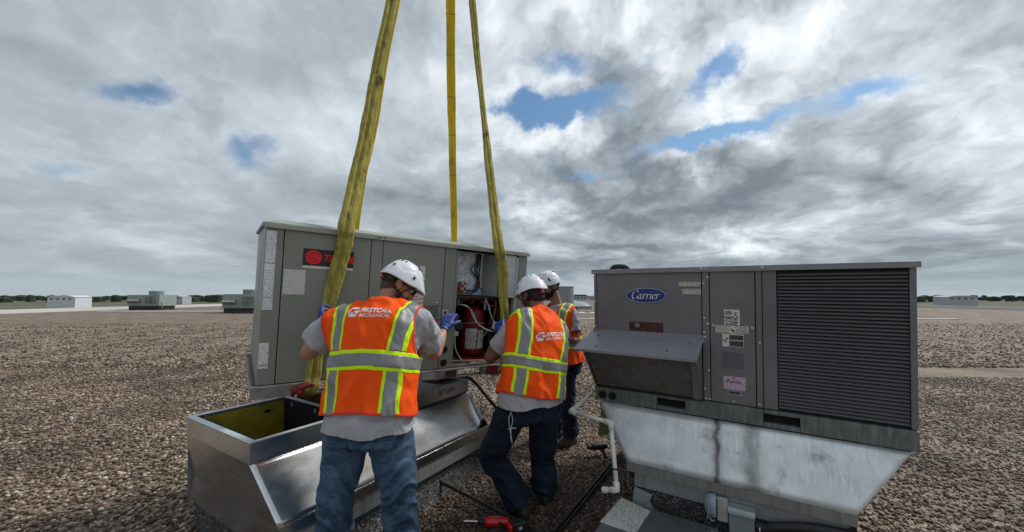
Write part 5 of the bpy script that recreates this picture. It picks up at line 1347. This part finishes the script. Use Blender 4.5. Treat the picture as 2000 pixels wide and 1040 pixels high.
    V, T = fuse(g, .006, 3); rel = V-H_; a_, b_, c_ = rel@hr, rel@hf, rel@hu
    V, T, _ = cut(V, T, -b_ + .012 + np.clip(c_, 0, 1)*1.2); rel = V-H_; V, T, _ = cut(V, T, (rel@hu)+.070-.0*(rel@hf))
    V = V + vnormals(V, T)*(pn_(V, (90, 90, 90), seed)*.0015)[:, None]; mesh_of(V, T, 'hair', cfg['hair'], root, org)
    if cfg.get('beard'):
        g = G(); ell(g, hp(0, .036, -.058), ax, (.064, .066, .056), 36, 26); ell(g, hp(0, .066, -.092), ax, (.042, .036, .034), 24, 18); ell(g, hp(0, .080, -.052), ax, (.030, .022, .012), 20, 12)
        V, T = fuse(g, .005, 3); rel = V-H_; a_, b_, c_ = rel@hr, rel@hf, rel@hu
        f1 = np.minimum(b_+.012, -.040-c_+.9*np.clip(.07-b_, 0, .08)); V, T, _ = cut(V, T, f1)
        V = V + vnormals(V, T)*(pn_(V, (120, 120, 120), seed)*.003)[:, None]; mesh_of(V, T, 'beard', cfg['hair'], root, org)
    # ---- t-shirt
    g = G(); torso(g, .004, flare=.022)
    for i in range(2):
        e0 = SH[i]; e1 = SH[i]+(EL[i]-SH[i])*cfg.get('sleeve', .72); e2 = e1+nrm_(EL[i]-SH[i])*.04
        g.tube([e0, e0*.55+e1*.45, e1, e2], [.078*k, .079*k, .082*k, .084*k], 22, smooth_path=5); ell(g, e0, (V3((1, 0, 0)), V3((0, 1, 0)), up0), (.074*k,)*3)
        q = G(); q.v, q.f = [], []
    c, rr, ff = fr_at(.0); loft(g, [(c-up0*.10, rr, ff, .185*k+.036, .125*k*kd+.034), (c-up0*.03, rr, ff, .185*k+.034, .125*k*kd+.033), (c+up0*.06, rr, ff, .185*k+.022, .125*k*kd+.022)])
    V, T = fuse(g, .0085, 3); N_ = vnormals(V, T)
    dsp = pn_(V, (8, 8, 5), seed)*.012 - np.abs(pn_(V, (12, 12, 8), seed+3))*.022 + np.abs(pn_(V+V[:, [2, 0, 1]]*.5, (22, 22, 16), seed+5))*.008 + .006
    V = V+N_*dsp[:, None]; N_ = vnormals(V, T)
    V, T, N_ = cut(V, T, V[:, 2]-(P[2]+cfg.get('tail', -.006)+.006*np.sin(V[:, 0]*11+seed)+.006*np.sin(V[:, 0]*27+V[:, 1]*19)), N_)
    for i in range(2):
        e1 = SH[i]+(EL[i]-SH[i])*cfg.get('sleeve', .72); d1 = nrm_(EL[i]-SH[i]); rel = V-e1; al = rel@d1
        rad = np.linalg.norm(rel-al[:, None]*d1, axis=1); V, T, N_ = cut(V, T, np.maximum(-al, rad-.125), N_)
    mesh_of(V, T, 't_shirt', M['shirt_grey'], root, org, solid=.002)
    # ---- vest with tape
    g = G(); torso(g, .031, flare=cfg.get('flare', .03))
    V, T = fuse(g, .0085, 5); N_ = vnormals(V, T)
    tg = nrm_(Nk-P)
    def coords(V):
        rel = V-P; t = rel@tg
        tt = np.clip(t/Ls, 0, 1.05)[:, None]
        a0, b0, c0 = P, mid_*2-(P+Nk)/2, Nk; cen = a0*(1-tt)**2+b0*2*tt*(1-tt)+c0*tt*tt
        rr = rh*(1-tt)+r_*tt; rr = rr/np.linalg.norm(rr, axis=1, keepdims=True); ff = np.cross(np.tile(tg, (len(V), 1)), rr)
        rel2 = V-cen; return t, (rel2*rr).sum(1), (rel2*ff).sum(1)
    t_, a_, b_ = coords(V)
    ang = np.arctan2(a_, -b_)
    low = np.clip(1-t_/(Ls*.6), 0, 1)
    fold = np.sin(ang*7+seed+3*np.sin(t_*6+seed))*.009*low + pn_(V, (7, 7, 3), seed+1)*.016 - np.abs(pn_(V, (9, 9, 3.5), seed+2))*.032 + np.abs(pn_(V+V[:, [2, 0, 1]]*.4, (19, 19, 11), seed+4))*.008 + .006
    V = V+N_*fold[:, None]; N_ = vnormals(V, T)
    hem = cfg['hem']
    t_, a_, b_ = coords(V); V, T, N_ = cut(V, T, t_-hem-.012*np.sin(a_*9+seed)+.010*np.cos(a_*4), N_)
    for i, s_ in ((0, -1), (1, 1)):
        c0 = SH[i]+r_*s_*(cfg.get('arm_out', .055))*k-up0*.045; rel = V-c0
        ff_ = np.cross(tg, r_); q = ((rel@r_)/(.085*k))**2+((rel@tg)/(.145*k))**2+((rel@ff_)/(.115*k))**2-1; V, T, N_ = cut(V, T, q, N_)
    c0 = Nk+f*.01; rel = V-c0; q = np.sqrt((rel@r_)**2+(rel@f)**2+((rel@up0)*.75)**2)-.088*(.9+.1*k); V, T, N_ = cut(V, T, q, N_)
    t_, a_, b_ = coords(V); vn = Ls*.70
    fv = np.where(b_ > 0, np.abs(a_)-np.maximum(.006, (t_-vn)*.42), 1.0); V, T, N_ = cut(V, T, fv, N_)
    ve = mesh_of(V, T, 'safety_vest', M['vest_orange'], root, org, solid=.0035)
    def binding(field, m):
        v, t2, n2 = cut(V, T, field(V), N_)
        if len(t2): mesh_of(v+n2*.0042, t2, 'binding', m, ve, org, solid=.001)
    binding(lambda v: .013-(coords(v)[0]-hem-.012*np.sin(coords(v)[1]*9+seed)+.010*np.cos(coords(v)[1]*4)), M['vest_binding'])
    for i, s_ in ((0, -1), (1, 1)):
        c0 = SH[i]+r_*s_*(cfg.get('arm_out', .055))*k-up0*.045; ffb = np.cross(tg, r_)
        binding(lambda v: .20-(((v-c0)@r_/(.085*k))**2+((v-c0)@tg/(.145*k))**2+((v-c0)@ffb/(.115*k))**2-1), M['vest_binding'])
    c0n = Nk+f*.01
    binding(lambda v: .010-(np.sqrt(((v-c0n)@r_)**2+((v-c0n)@f)**2+(((v-c0n)@up0)*.75)**2)-.088*(.9+.1*k)), M['vest_binding'])
    bz0 = cfg['band']; a0 = cfg.get('stripe', .16)
    def tape(fs, name, m, off, lab=None):
        v, t2, n2 = V, T, N_
        for ff in fs:
            if len(t2) == 0: return
            v, t2, n2 = cut(v, t2, ff(*coords(v)), n2)
        if len(t2): mesh_of(v+n2*off, t2, name, m, ve, org, solid=.0008, label=lab)
    bw = cfg.get('bw', .052); gw = cfg.get('gw', .032)
    wob = lambda a: .006*np.sin(a*13+seed)
    tape([lambda t, a, b: bw-np.abs(t-bz0-wob(a))], 'yellow_border', M['vest_yellow'], .0045, 'lime yellow band border round the waist')
    tape([lambda t, a, b: gw-np.abs(t-bz0-wob(a))], 'reflective_tape', M['vest_tape'], .0062, 'silver tape round the waist')
    for s_ in (-1, 1):
        ctr = lambda t, s_=s_: s_*(a0+cfg.get('splay', .10)*(t-bz0)*1.0)+cfg.get('ashift', 0)
        for part, hw, nm, m_, off in (('y', .043, 'yellow_border', 'vest_yellow', .0042), ('g', .027, 'reflective_tape', 'vest_tape', .0058)):
            tape([lambda t, a, b, hw=hw: hw-np.abs(a-ctr(t)-.003*np.sin(t*22+seed)), lambda t, a, b: t-bz0-bw], nm, M[m_], off)
            for sg in (-1, 1): tape([lambda t, a, b, hw=hw: hw-np.abs(a-(s_*(a0+cfg.get('lowout', .0))+cfg.get('ashift', 0))-.003*np.sin(t*18+seed)), lambda t, a, b: bz0-bw-t, lambda t, a, b, sg=sg: b*sg], nm, M[m_], off)
    # chest / back print, laid on the cloth
    if cfg.get('logo'):
        lt, la, ls = cfg['logo']
        bv = BVHTree.FromPolygons([Vector(v) for v in V], [tuple(map(int, t)) for t in T])
        side = cfg.get('logoside', -1)
        tb = nrm_(tg); ffm = np.cross(tb, r_)
        def drape(pts2, off):
            out = []
            for x, z in pts2:
                p = P+tb*(lt+z)+r_*(la+x)+(mid_-(P+Nk)/2); o_ = p+ffm*side*.6
                h = bv.ray_cast(Vector(o_), Vector(-ffm*side))
                out.append((V3(h[0])+V3(h[1])*0-(-ffm*side)*off*1.0 if h[0] is not None else p)-org)
            return out
        def mark(verts, faces, m, off, name):
            # subdivide long faces so that the print follows the cloth
            bm = bmesh.new(); vv = [bm.verts.new((x, 0, z)) for x, z in verts]
            for fc in faces:
                try: bm.faces.new([vv[i] for i in fc])
                except ValueError: pass
            bmesh.ops.triangulate(bm, faces=bm.faces)
            for _ in range(4):
                lg = [e for e in bm.edges if e.calc_length() > .02]
                if not lg: break
                bmesh.ops.subdivide_edges(bm, edges=lg, cuts=1); bmesh.ops.triangulate(bm, faces=bm.faces)
            vs2 = [(v.co.x, v.co.z) for v in bm.verts]; bm.verts.index_update(); fs2 = [[v.index for v in q.verts] for q in bm.faces]; bm.free()
            g = G(); g.add(drape(vs2, off), fs2); g.build(name, m, ve)
        hx = [(-.125*ls+.042*ls*math.cos(R(q_)), .006*ls+.040*ls*math.sin(R(q_))) for q_ in range(0, 360, 60)]
        mark(hx, [tuple(range(6))], M['print_white'], .0055, 'emblem')
        def txt(s_, x, z, size, m, off, bold=0, shear=.15, sx=1, al='LEFT', nm='lettering'):
            me = text_mesh(s_, size, bold=bold, shear=shear, sx=sx, align=al, ext=0)
            vs2 = [(v.co.x+x, v.co.y+z) for v in me.vertices]; fs2 = [list(p.vertices) for p in me.polygons]; bpy.data.meshes.remove(me); mark(vs2, fs2, m, off, nm)
        txt('FC', -.125*ls, .006*ls, .050*ls, M['logo_red'], .0075, bold=.0018*ls, al='CENTER')
        txt('FIRSTCALL', -.078*ls, .016*ls, .043*ls, M['print_white'], .0055, bold=.0016*ls, sx=.98)
        txt('MECHANICAL', -.078*ls, -.018*ls, .032*ls, M['print_white'], .0055, bold=.0004*ls, sx=.98)
    # ---- jeans
    g = G(); c, rr, ff = fr_at(0); dn = nrm_((HP[0]+HP[1])/2-P) if np.linalg.norm((HP[0]+HP[1])/2-P) > .01 else -up0
    wst = P+up0*cfg.get('waist', .03)
    hc = (HP[0]+HP[1])/2; hk = cfg.get('hk', 1.0)
    loft(g, [(wst, rh, fh, .170*k, .120*k*kd), (wst*.55+hc*.45-fh*.012, rh, fh, .182*k*hk, .132*k*kd), (hc-fh*.02, rh, fh, .186*k*hk, .138*k*kd), (hc-up0*.035, rh, fh, .165*k*hk, .11*k*kd)])
    lr = cfg.get('leg', [.105, .098, .082, .084, .088, .092])
    for i in range(2):
        A, B, C = HP[i], KN[i], AN[i]
        limb(g, [A, A*.5+B*.5, B, B*.66+C*.34, B*.3+C*.7, C], [lr[0]*k, lr[1]*k, lr[2], lr[3], lr[4], lr[5]], 24, 6, caps=False)
        ell(g, A, (rh, fh, up0), (lr[0]*k,)*3)
    V, T = fuse(g, .0085, 3); N_ = vnormals(V, T)
    hgt = V[:, 2]; kz = (KN[0][2]+KN[1][2])/2; az = .07
    dist = np.minimum(np.linalg.norm(V-KN[0], axis=1), np.linalg.norm(V-KN[1], axis=1)); dan = np.minimum(np.linalg.norm(V-AN[0], axis=1), np.linalg.norm(V-AN[1], axis=1))
    amp = .35+1.1*np.exp(-(dist/.15)**2)+1.3*np.exp(-(dan/.18)**2)
    wx = V.copy(); wx[:, 2] += .35*wx[:, 0]+.10*np.sin(wx[:, 0]*14+wx[:, 1]*9)
    rdg = 1-np.abs(pn_(wx, (4.5, 4.5, 11), seed+8))*3.2; rdg = np.clip(rdg, -.3, 1)
    rdg2 = 1-np.abs(pn_(wx, (8, 8, 24), seed+11))*3.0; rdg2 = np.clip(rdg2, -.3, 1)
    V = V+N_*((rdg*.0105+rdg2*.0025)*amp+pn_(V, (5, 5, 5), seed+9)*.010*np.clip(amp, 0, 1))[:, None]; N_ = vnormals(V, T)
    fade = np.clip(rdg*.35*amp, 0, .5)+.35*np.exp(-((hgt-(kz+.18))/.14)**2)
    je = mesh_of(V, T, 'jeans', cfg['denim'], root, org, fade=fade)
    for s_ in (-1, 1):      # back pockets
        cen = wst+rh*s_*.095*k-up0*.115
        def q1(v): return (v-cen)@rh
        def q2(v): return (v-cen)@up0
        v, t2, n2 = cut(V, T, -((V-cen)@fh), N_)
        for ff in (lambda v: .062*k-np.abs(q1(v)), lambda v: .055-q2(v), lambda v: q2(v)+.075-np.abs(q1(v))*.35):
            v, t2, n2 = cut(v, t2, ff(v), n2)
        if len(t2): mesh_of(v+n2*.003, t2, 'back_pocket', cfg['denim'], je, org, solid=.002, fade=np.full(len(v), .25))
    if cfg.get('keys'):
        p = wst+V3(cfg['keys'])
        g = G(); g.tube([p-org, p+V3((.012, -.01, -.05))-org, p+V3((-.002, -.012, -.10))-org, p+V3((-.014, -.01, -.05))-org, p-org], .0035, 6, smooth_path=4)
        g.tube([p+V3((-.004, -.012, -.10))-org, p+V3((.0, -.014, -.15))-org], .006, 6); g.tube([p+V3((-.02, -.014, -.105))-org, p+V3((.035, -.014, -.10))-org], .004, 6); g.tube([p+V3((.0, -.014, -.15))-org, p+V3((.008, -.014, -.20))-org], .005, 6)
        g.build('key_clip', M['plastic_grey'], root, smooth=True)
    # ---- boots
    for i in range(2):
        a = AN[i]; fd = nrm_(V3(cfg['toeL' if i == 0 else 'toeR'])); sd = V3((fd[1], -fd[0], 0)); b0 = V3((a[0], a[1], 0))
        g = G(); ax2 = (sd, fd, up0)
        g.tube([a+up0*.04, V3((a[0], a[1], .07))], [.052, .055], 16); ell(g, b0+fd*.02+up0*.055, ax2, (.050, .085, .055)); ell(g, b0+fd*.12+up0*.045, ax2, (.052, .085, .045)); ell(g, b0-fd*.035+up0*.05, ax2, (.044, .05, .05)); ell(g, b0+fd*.07+up0*.065, ax2, (.045, .08, .05))
        V, T = fuse(g, .008, 3); V[:, 2] = np.maximum(V[:, 2], .022); bo = mesh_of(V, T, 'boot', cfg['boot'], root, org)
        g = G(); pts = []
        for q in range(28):
            th = 2*math.pi*q/28; ln = .135 if math.cos(th) > 0 else .135; cx = b0+fd*.055
            wd = .050+.006*math.cos(th)-.010*(math.cos(th) < -.3)
            pts.append(cx+fd*ln*math.cos(th)+sd*wd*math.sin(th)*(1-.12*math.cos(th)**4))
        g.add([p+up0*.006-org for p in pts]+[p+up0*.030-org for p in pts], [tuple(range(28))[::-1], tuple(range(28, 56))]+[(q, (q+1) % 28, 28+(q+1) % 28, 28+q) for q in range(28)]); g.build('sole', M['sole_dark'], bo, bevel=.003)
    # ---- gloves
    for i in range(2):
        hd = cfg['handL' if i == 0 else 'handR']; dd = nrm_(hd['d']); g = G(); w0 = WR[i]+dd*.012
        hand(g, w0, dd, V3(hd['n']), -1 if i == 0 else 1, hd['curl'], 1.12, 1.0); ad1 = nrm_(WR[i]-EL[i])
        g.tube([WR[i]-ad1*.035, WR[i], w0+dd*.02], [.036, .034, .036], 16, smooth_path=3)
        V, T = fuse(g, .0042, 2); V = V+vnormals(V, T)*(np.abs(pn_(V, (45, 45, 45), seed))*.003)[:, None]; gl = mesh_of(V, T, 'glove', cfg.get('glove', M['glove_blue']), root, org)
        g = G(); aa_ = nrm_(np.cross(ad1, up0+V3((.3, 0, 0)))); bb_ = np.cross(ad1, aa_); g.tube([WR[i]-ad1*.034+(aa_*math.cos(q)+bb_*math.sin(q))*.0365-org for q in np.linspace(0, 2*math.pi, 21)], .0035, 6); g.build('glove_cuff', M['glove_dark'], gl, smooth=True)
    # ---- helmet
    hc_ = hp(0, 0, .045)
    hs = cfg.get('hs', .88)
    def hv(a, b, c): return hc_+(hr*a+hf*b+hu*c)*hs-org
    nt, npz = 72, 22; vs = []; fs = []
    def edge(th):    # th measured from the front
        c = math.cos(th); s2 = abs(math.sin(th)); back = max(0, -c)
        return -.012*(1-s2) - .030*s2*s2*(.5+.5*math.cos(2*(th if th < math.pi else 2*math.pi-th)-math.pi*.9)) - .034*back**1.5 - .004
    def surf(th, q):
        c, s_ = math.cos(th), math.sin(th); ze = edge(th); ph = q*math.pi/2
        lf = .152 if c > 0 else .146; hx = .119
        rad = math.cos(ph)**.80; z = ze + (.132-ze)*math.sin(ph)**.93
        low = max(0, 1-q/.34); ac = abs(s_)
        chev = 0
        line = .030+.045*abs(((abs(th if th < math.pi else 2*math.pi-th)/math.pi)*4) % 1.6-.8)
        if z < line: chev = .0045
        rdg_ = .005*math.exp(-(s_*rad/.22)**2)*(1 if q > .25 else 0)
        x, y = hx*s_*rad, lf*c*rad
        vis = max(0, c-.55)/.45; ext = .040*vis**1.2*low**1.5
        flare = .010*low**2
        rr2 = math.hypot(x, y)+1e-9
        x += x/rr2*(chev+flare); y += y/rr2*(chev+flare)+ext; z += rdg_ - .010*vis*low
        return x, y, z
    for i in range(nt):
        th = 2*math.pi*i/nt
        for j in range(npz+1): vs.append(hv(*surf(th, j/npz*.985)))
    for i in range(nt):
        for j in range(npz): a = i*(npz+1)+j; b = ((i+1) % nt)*(npz+1)+j; fs.append((a, a+1, b+1, b))
    vs.append(hv(0, 0, .137)); 
    for i in range(nt): fs.append((i*(npz+1)+npz, len(vs)-1, ((i+1) % nt)*(npz+1)+npz))
    g = G(); g.add(vs, fs); he = g.build('helmet', M['helmet_white'], root, smooth=True); md = he.modifiers.new('solid', 'SOLIDIFY'); md.thickness = .0045; md.offset = -1
    md = he.modifiers.new('sub', 'SUBSURF'); md.levels = 1; md.render_levels = 1
    for s_ in (-1, 1):
        for (th0, q0, q1_) in ((.55, .62, .74), (.95, .60, .72), (2.2, .60, .70), (2.55, .58, .68)):
            th = s_*th0; pts = [V3(hv(*[v*1.012 for v in surf(th % (2*math.pi), q_)])) for q_ in np.linspace(q0, q1_, 5)]
            g = G(); g.tube(pts, .0038, 6); g.build('vent_slot', M['seam_black'], he, smooth=True)
        th = (s_*1.25) % (2*math.pi); p = V3(hv(*[v*1.02 for v in surf(th, .22)])); q_ = V3(hv(*[v*1.06 for v in surf(th, .22)]))
        g = G(); g.cyl(p, p+(q_-p)*.5, .010, 10); g.build('visor_clip', M['strap_black'], he)
    def sticker(th, q0, rr_, m, nm='sticker', inner=True):
        c = V3(hv(*surf(th, q0))); e1 = nrm_(V3(hv(*surf(th+.05, q0)))-c); e2 = nrm_(V3(hv(*surf(th, q0+.04)))-c); nn = np.cross(e1, e2); nn = nn if np.dot(nn, c+org-hc_) > 0 else -nn
        g = G(); n = 18; g.add([c+nn*.0045+e1*rr_*math.cos(2*math.pi*z/n)+e2*rr_*math.sin(2*math.pi*z/n) for z in range(n)], [tuple(range(n))]); so = g.build(nm, M[m], he)
        if inner:
            g = G(); g.tube([c+nn*.0055+e1*rr_*.62*math.cos(z)+e2*rr_*.62*math.sin(z) for z in np.linspace(0, 5.2, 12)], .0014, 5); g.build('sticker_mark', M['print_white'], so)
    for args in cfg.get('stickers', []): sticker(*args)
    # suspension, straps and ratchet knob
    g = G(); pts = [hv(.088*math.sin(a), .10*math.cos(a)-.008, -.030-.020*max(0, -math.cos(a))) for a in np.linspace(1.9, 2*math.pi-1.9, 24)]
    for o_ in (0, .012, .024): g.tube([p-hu*o_ for p in map(V3, pts)], .0075, 8)
    nb = g.build('nape_band', M['strap_black'], root, smooth=True)
    g = G(); pk = V3(hv(0, -.118, -.058)); g.cyl(pk, pk-hf*.018, .016, 18); kn = g.build('ratchet_knob', M['knob_red'], root, bevel=.003)
    g = G(); g.tube([pk-hf*.019+(hr*math.cos(z)+hu*math.sin(z))*.009 for z in np.linspace(0, 5.2, 12)], .0014, 5); g.build('knob_mark', M['print_white'], kn)
    g = G(); g.box(-.035, .035, -.006, .006, -.020, .020)
    g.v = [tuple(V3(hv(0, -.112, -.055))+hr*v[0]+hf*v[1]+hu*v[2]) for v in g.v]; g.build('ratchet_housing', M['strap_black'], root, bevel=.004)
    for s_ in (-1, 1):
        j = hp(.080*s_, .012, -.060)-org
        for a in (hp(.090*s_, .070, .020)-org, hp(.078*s_, -.075, .005)-org):
            g = G(); g.tube([a, (a+j)/2+hr*s_*.006, j], [.0058]*3, 6, smooth_path=4); g.build('chin_strap', M['strap_black'], root, smooth=True)
        g = G(); g.tube([j, hp(.062*s_, .045, -.100)-org, hp(.0, .058, -.122)-org], [.0065, .006, .006], 6, smooth_path=4); g.build('chin_strap', M['strap_black'], root, smooth=True)
        g = G(); ell(g, j, ax, (.009, .013, .013), 10, 7); g.build('strap_buckle', M['strap_black'], root, smooth=True)
    if cfg.get('glasses'):
        for s_ in (-1, 1):
            g = G(); g.tube([hp(.080*s_, -.02, .008)-org, hp(.082*s_, .06, .008)-org, hp(.062*s_, .095, .006)-org], [.0035]*3, 6, smooth_path=3); g.build('glasses_arm', M['strap_black'], root, smooth=True)
            g = G(); ell(g, hp(.034*s_, .104, .002)-org, ax, (.031, .010, .020), 14, 8); g.build('glasses_lens', M['glass_dark'], root, smooth=True)
    return root

# ---- worker at the left: back to us, both hands on the unit
p1 = dict(seed=1.3, label='broad worker in orange vest and faded blue jeans holding the left sling', yaw=7, k=1.18, kd=1.0,
    pelvis=at(722, 832, 2.18), neck=at(748, 596, 2.34), bend=(0, -.02, 0), shL=at(655, 634, 2.30), shR=at(819, 634, 2.32),
    elL=at(603, 688, 2.34), wrL=at(638, 640, 2.43), elR=at(846, 690, 2.56), wrR=at(868, 643, 2.80),
    handL=dict(d=at(620, 600, 2.50)-at(638, 640, 2.43), n=(-.85, -.5, .1), curl=.85), handR=dict(d=at(881, 612, 2.90)-at(868, 643, 2.80), n=(-.25, -.95, .15), curl=.75),
    hipL=at(679, 852, 2.19), hipR=at(763, 852, 2.19), knL=at(657, 960, 2.14), knR=at(780, 960, 2.14), anL=at(652, 1076, 2.20), anR=at(786, 1076, 2.20),
    head=at(779, 557, 2.40), hf=(.84, .42, -.58), hu=(.12, .10, 1), skin=M['skin_a'], hair=M['hair_brown'], beard=True, denim=M['denim_blue'], boot=M['boot_brown'],
    toeL=(-.2, 1, 0), toeR=(.25, 1, 0), hem=.072, band=.35, stripe=.165, splay=.10, ashift=.008, logo=(.622, .020, .92), leg=[.106, .096, .088, .092, .100, .108], sleeve=.62, flare=.022, waist=.03, hk=1.06, glasses=True, bw=.054, gw=.033, arm_out=.05,
    stickers=[(2.5, .30, .010, 'print_black', 'sticker', False)])
person(p1)
# ---- worker in the middle: crouching, reaching into the bay
p2 = dict(hs=.86, seed=5.1, label='crouching worker in orange vest and dark jeans reaching into the open bay', yaw=-33, hipyaw=-22, k=1.05,
    pelvis=at(1036, 785, 2.66), neck=at(1052, 612, 2.86), bend=(0, -.05, .0), shL=at(1006, 645, 2.84), shR=at(1089, 648, 2.86),
    elL=at(957, 700, 2.90), wrL=at(978, 648, 3.12), elR=at(1080, 700, 3.04), wrR=at(1050, 690, 3.15),
    handL=dict(d=at(975, 628, 3.24)-at(978, 648, 3.12), n=(-.4, -.8, .3), curl=.7), handR=dict(d=at(1020, 675, 3.3)-at(1050, 690, 3.15), n=(0, -.5, .8), curl=.8),
    hipL=at(996, 812, 2.68), hipR=at(1062, 812, 2.72), knL=at(962, 892, 2.86), knR=at(1060, 893, 3.0), anL=at(1019, 982, 2.80), anR=at(1064, 955, 3.02),
    head=at(1040, 577, 2.90), hf=(-.62, .74, -.34), hu=(-.05, .1, 1), skin=M['skin_b'], hair=M['hair_dark'], denim=M['denim_dark'], boot=M['boot_dark'],
    toeL=(-.35, 1, 0), toeR=(.1, 1, 0), hem=.035, band=.235, stripe=.150, splay=.05, ashift=.0, logo=(.445, .030, .86), leg=[.106, .098, .088, .088, .094, .100], sleeve=.66, flare=.02, waist=.02, keys=(-.135, -.145, -.045), hk=1.05, bw=.046, gw=.028,
    stickers=[(2.75, .42, .020, 'knob_red'), (2.6, .22, .008, 'print_black', 'sticker', False)])
person(p2)
# ---- worker behind: standing sideways, looking down at the job
p3 = dict(seed=9.7, label='bearded worker standing behind in orange vest facing left with head bent', yaw=-146, hipyaw=-125, k=1.0,
    pelvis=at(1100, 712, 4.14), neck=at(1088, 597, 4.12), bend=(0, 0, 0), shL=at(1116, 614, 4.04), shR=at(1074, 614, 4.20),
    elL=at(1124, 664, 4.0), wrL=at(1088, 660, 3.84), elR=at(1070, 662, 4.3), wrR=at(1050, 655, 4.05),
    handL=dict(d=(-1, -.2, .1), n=(0, -.3, .9), curl=.7), handR=dict(d=(-1, -.3, .2), n=(0, -.3, .9), curl=.7),
    hipL=at(1106, 722, 4.06), hipR=at(1094, 722, 4.22), knL=at(1108, 792, 4.05), knR=at(1084, 790, 4.28), anL=at(1115, 846, 4.14), anR=at(1086, 836, 4.34),
    head=at(1074, 559, 4.08), hf=(-.84, -.42, -.30), hu=(0, 0, 1), skin=M['skin_c'], hair=M['hair_dark'], beard=True, denim=M['denim_mid'], boot=M['boot_brown'],
    toeL=(-.75, -.6, 0), toeR=(-1, -.2, 0), arm_out=.095, hem=.03, band=.24, stripe=.120, splay=.03, leg=[.095, .090, .074, .076, .080, .082], sleeve=.66, flare=.02, waist=.03,
    stickers=[(.15, .22, .016, 'print_black', 'sticker', False), (5.1, .30, .012, 'print_black', 'sticker', False)])
person(p3)
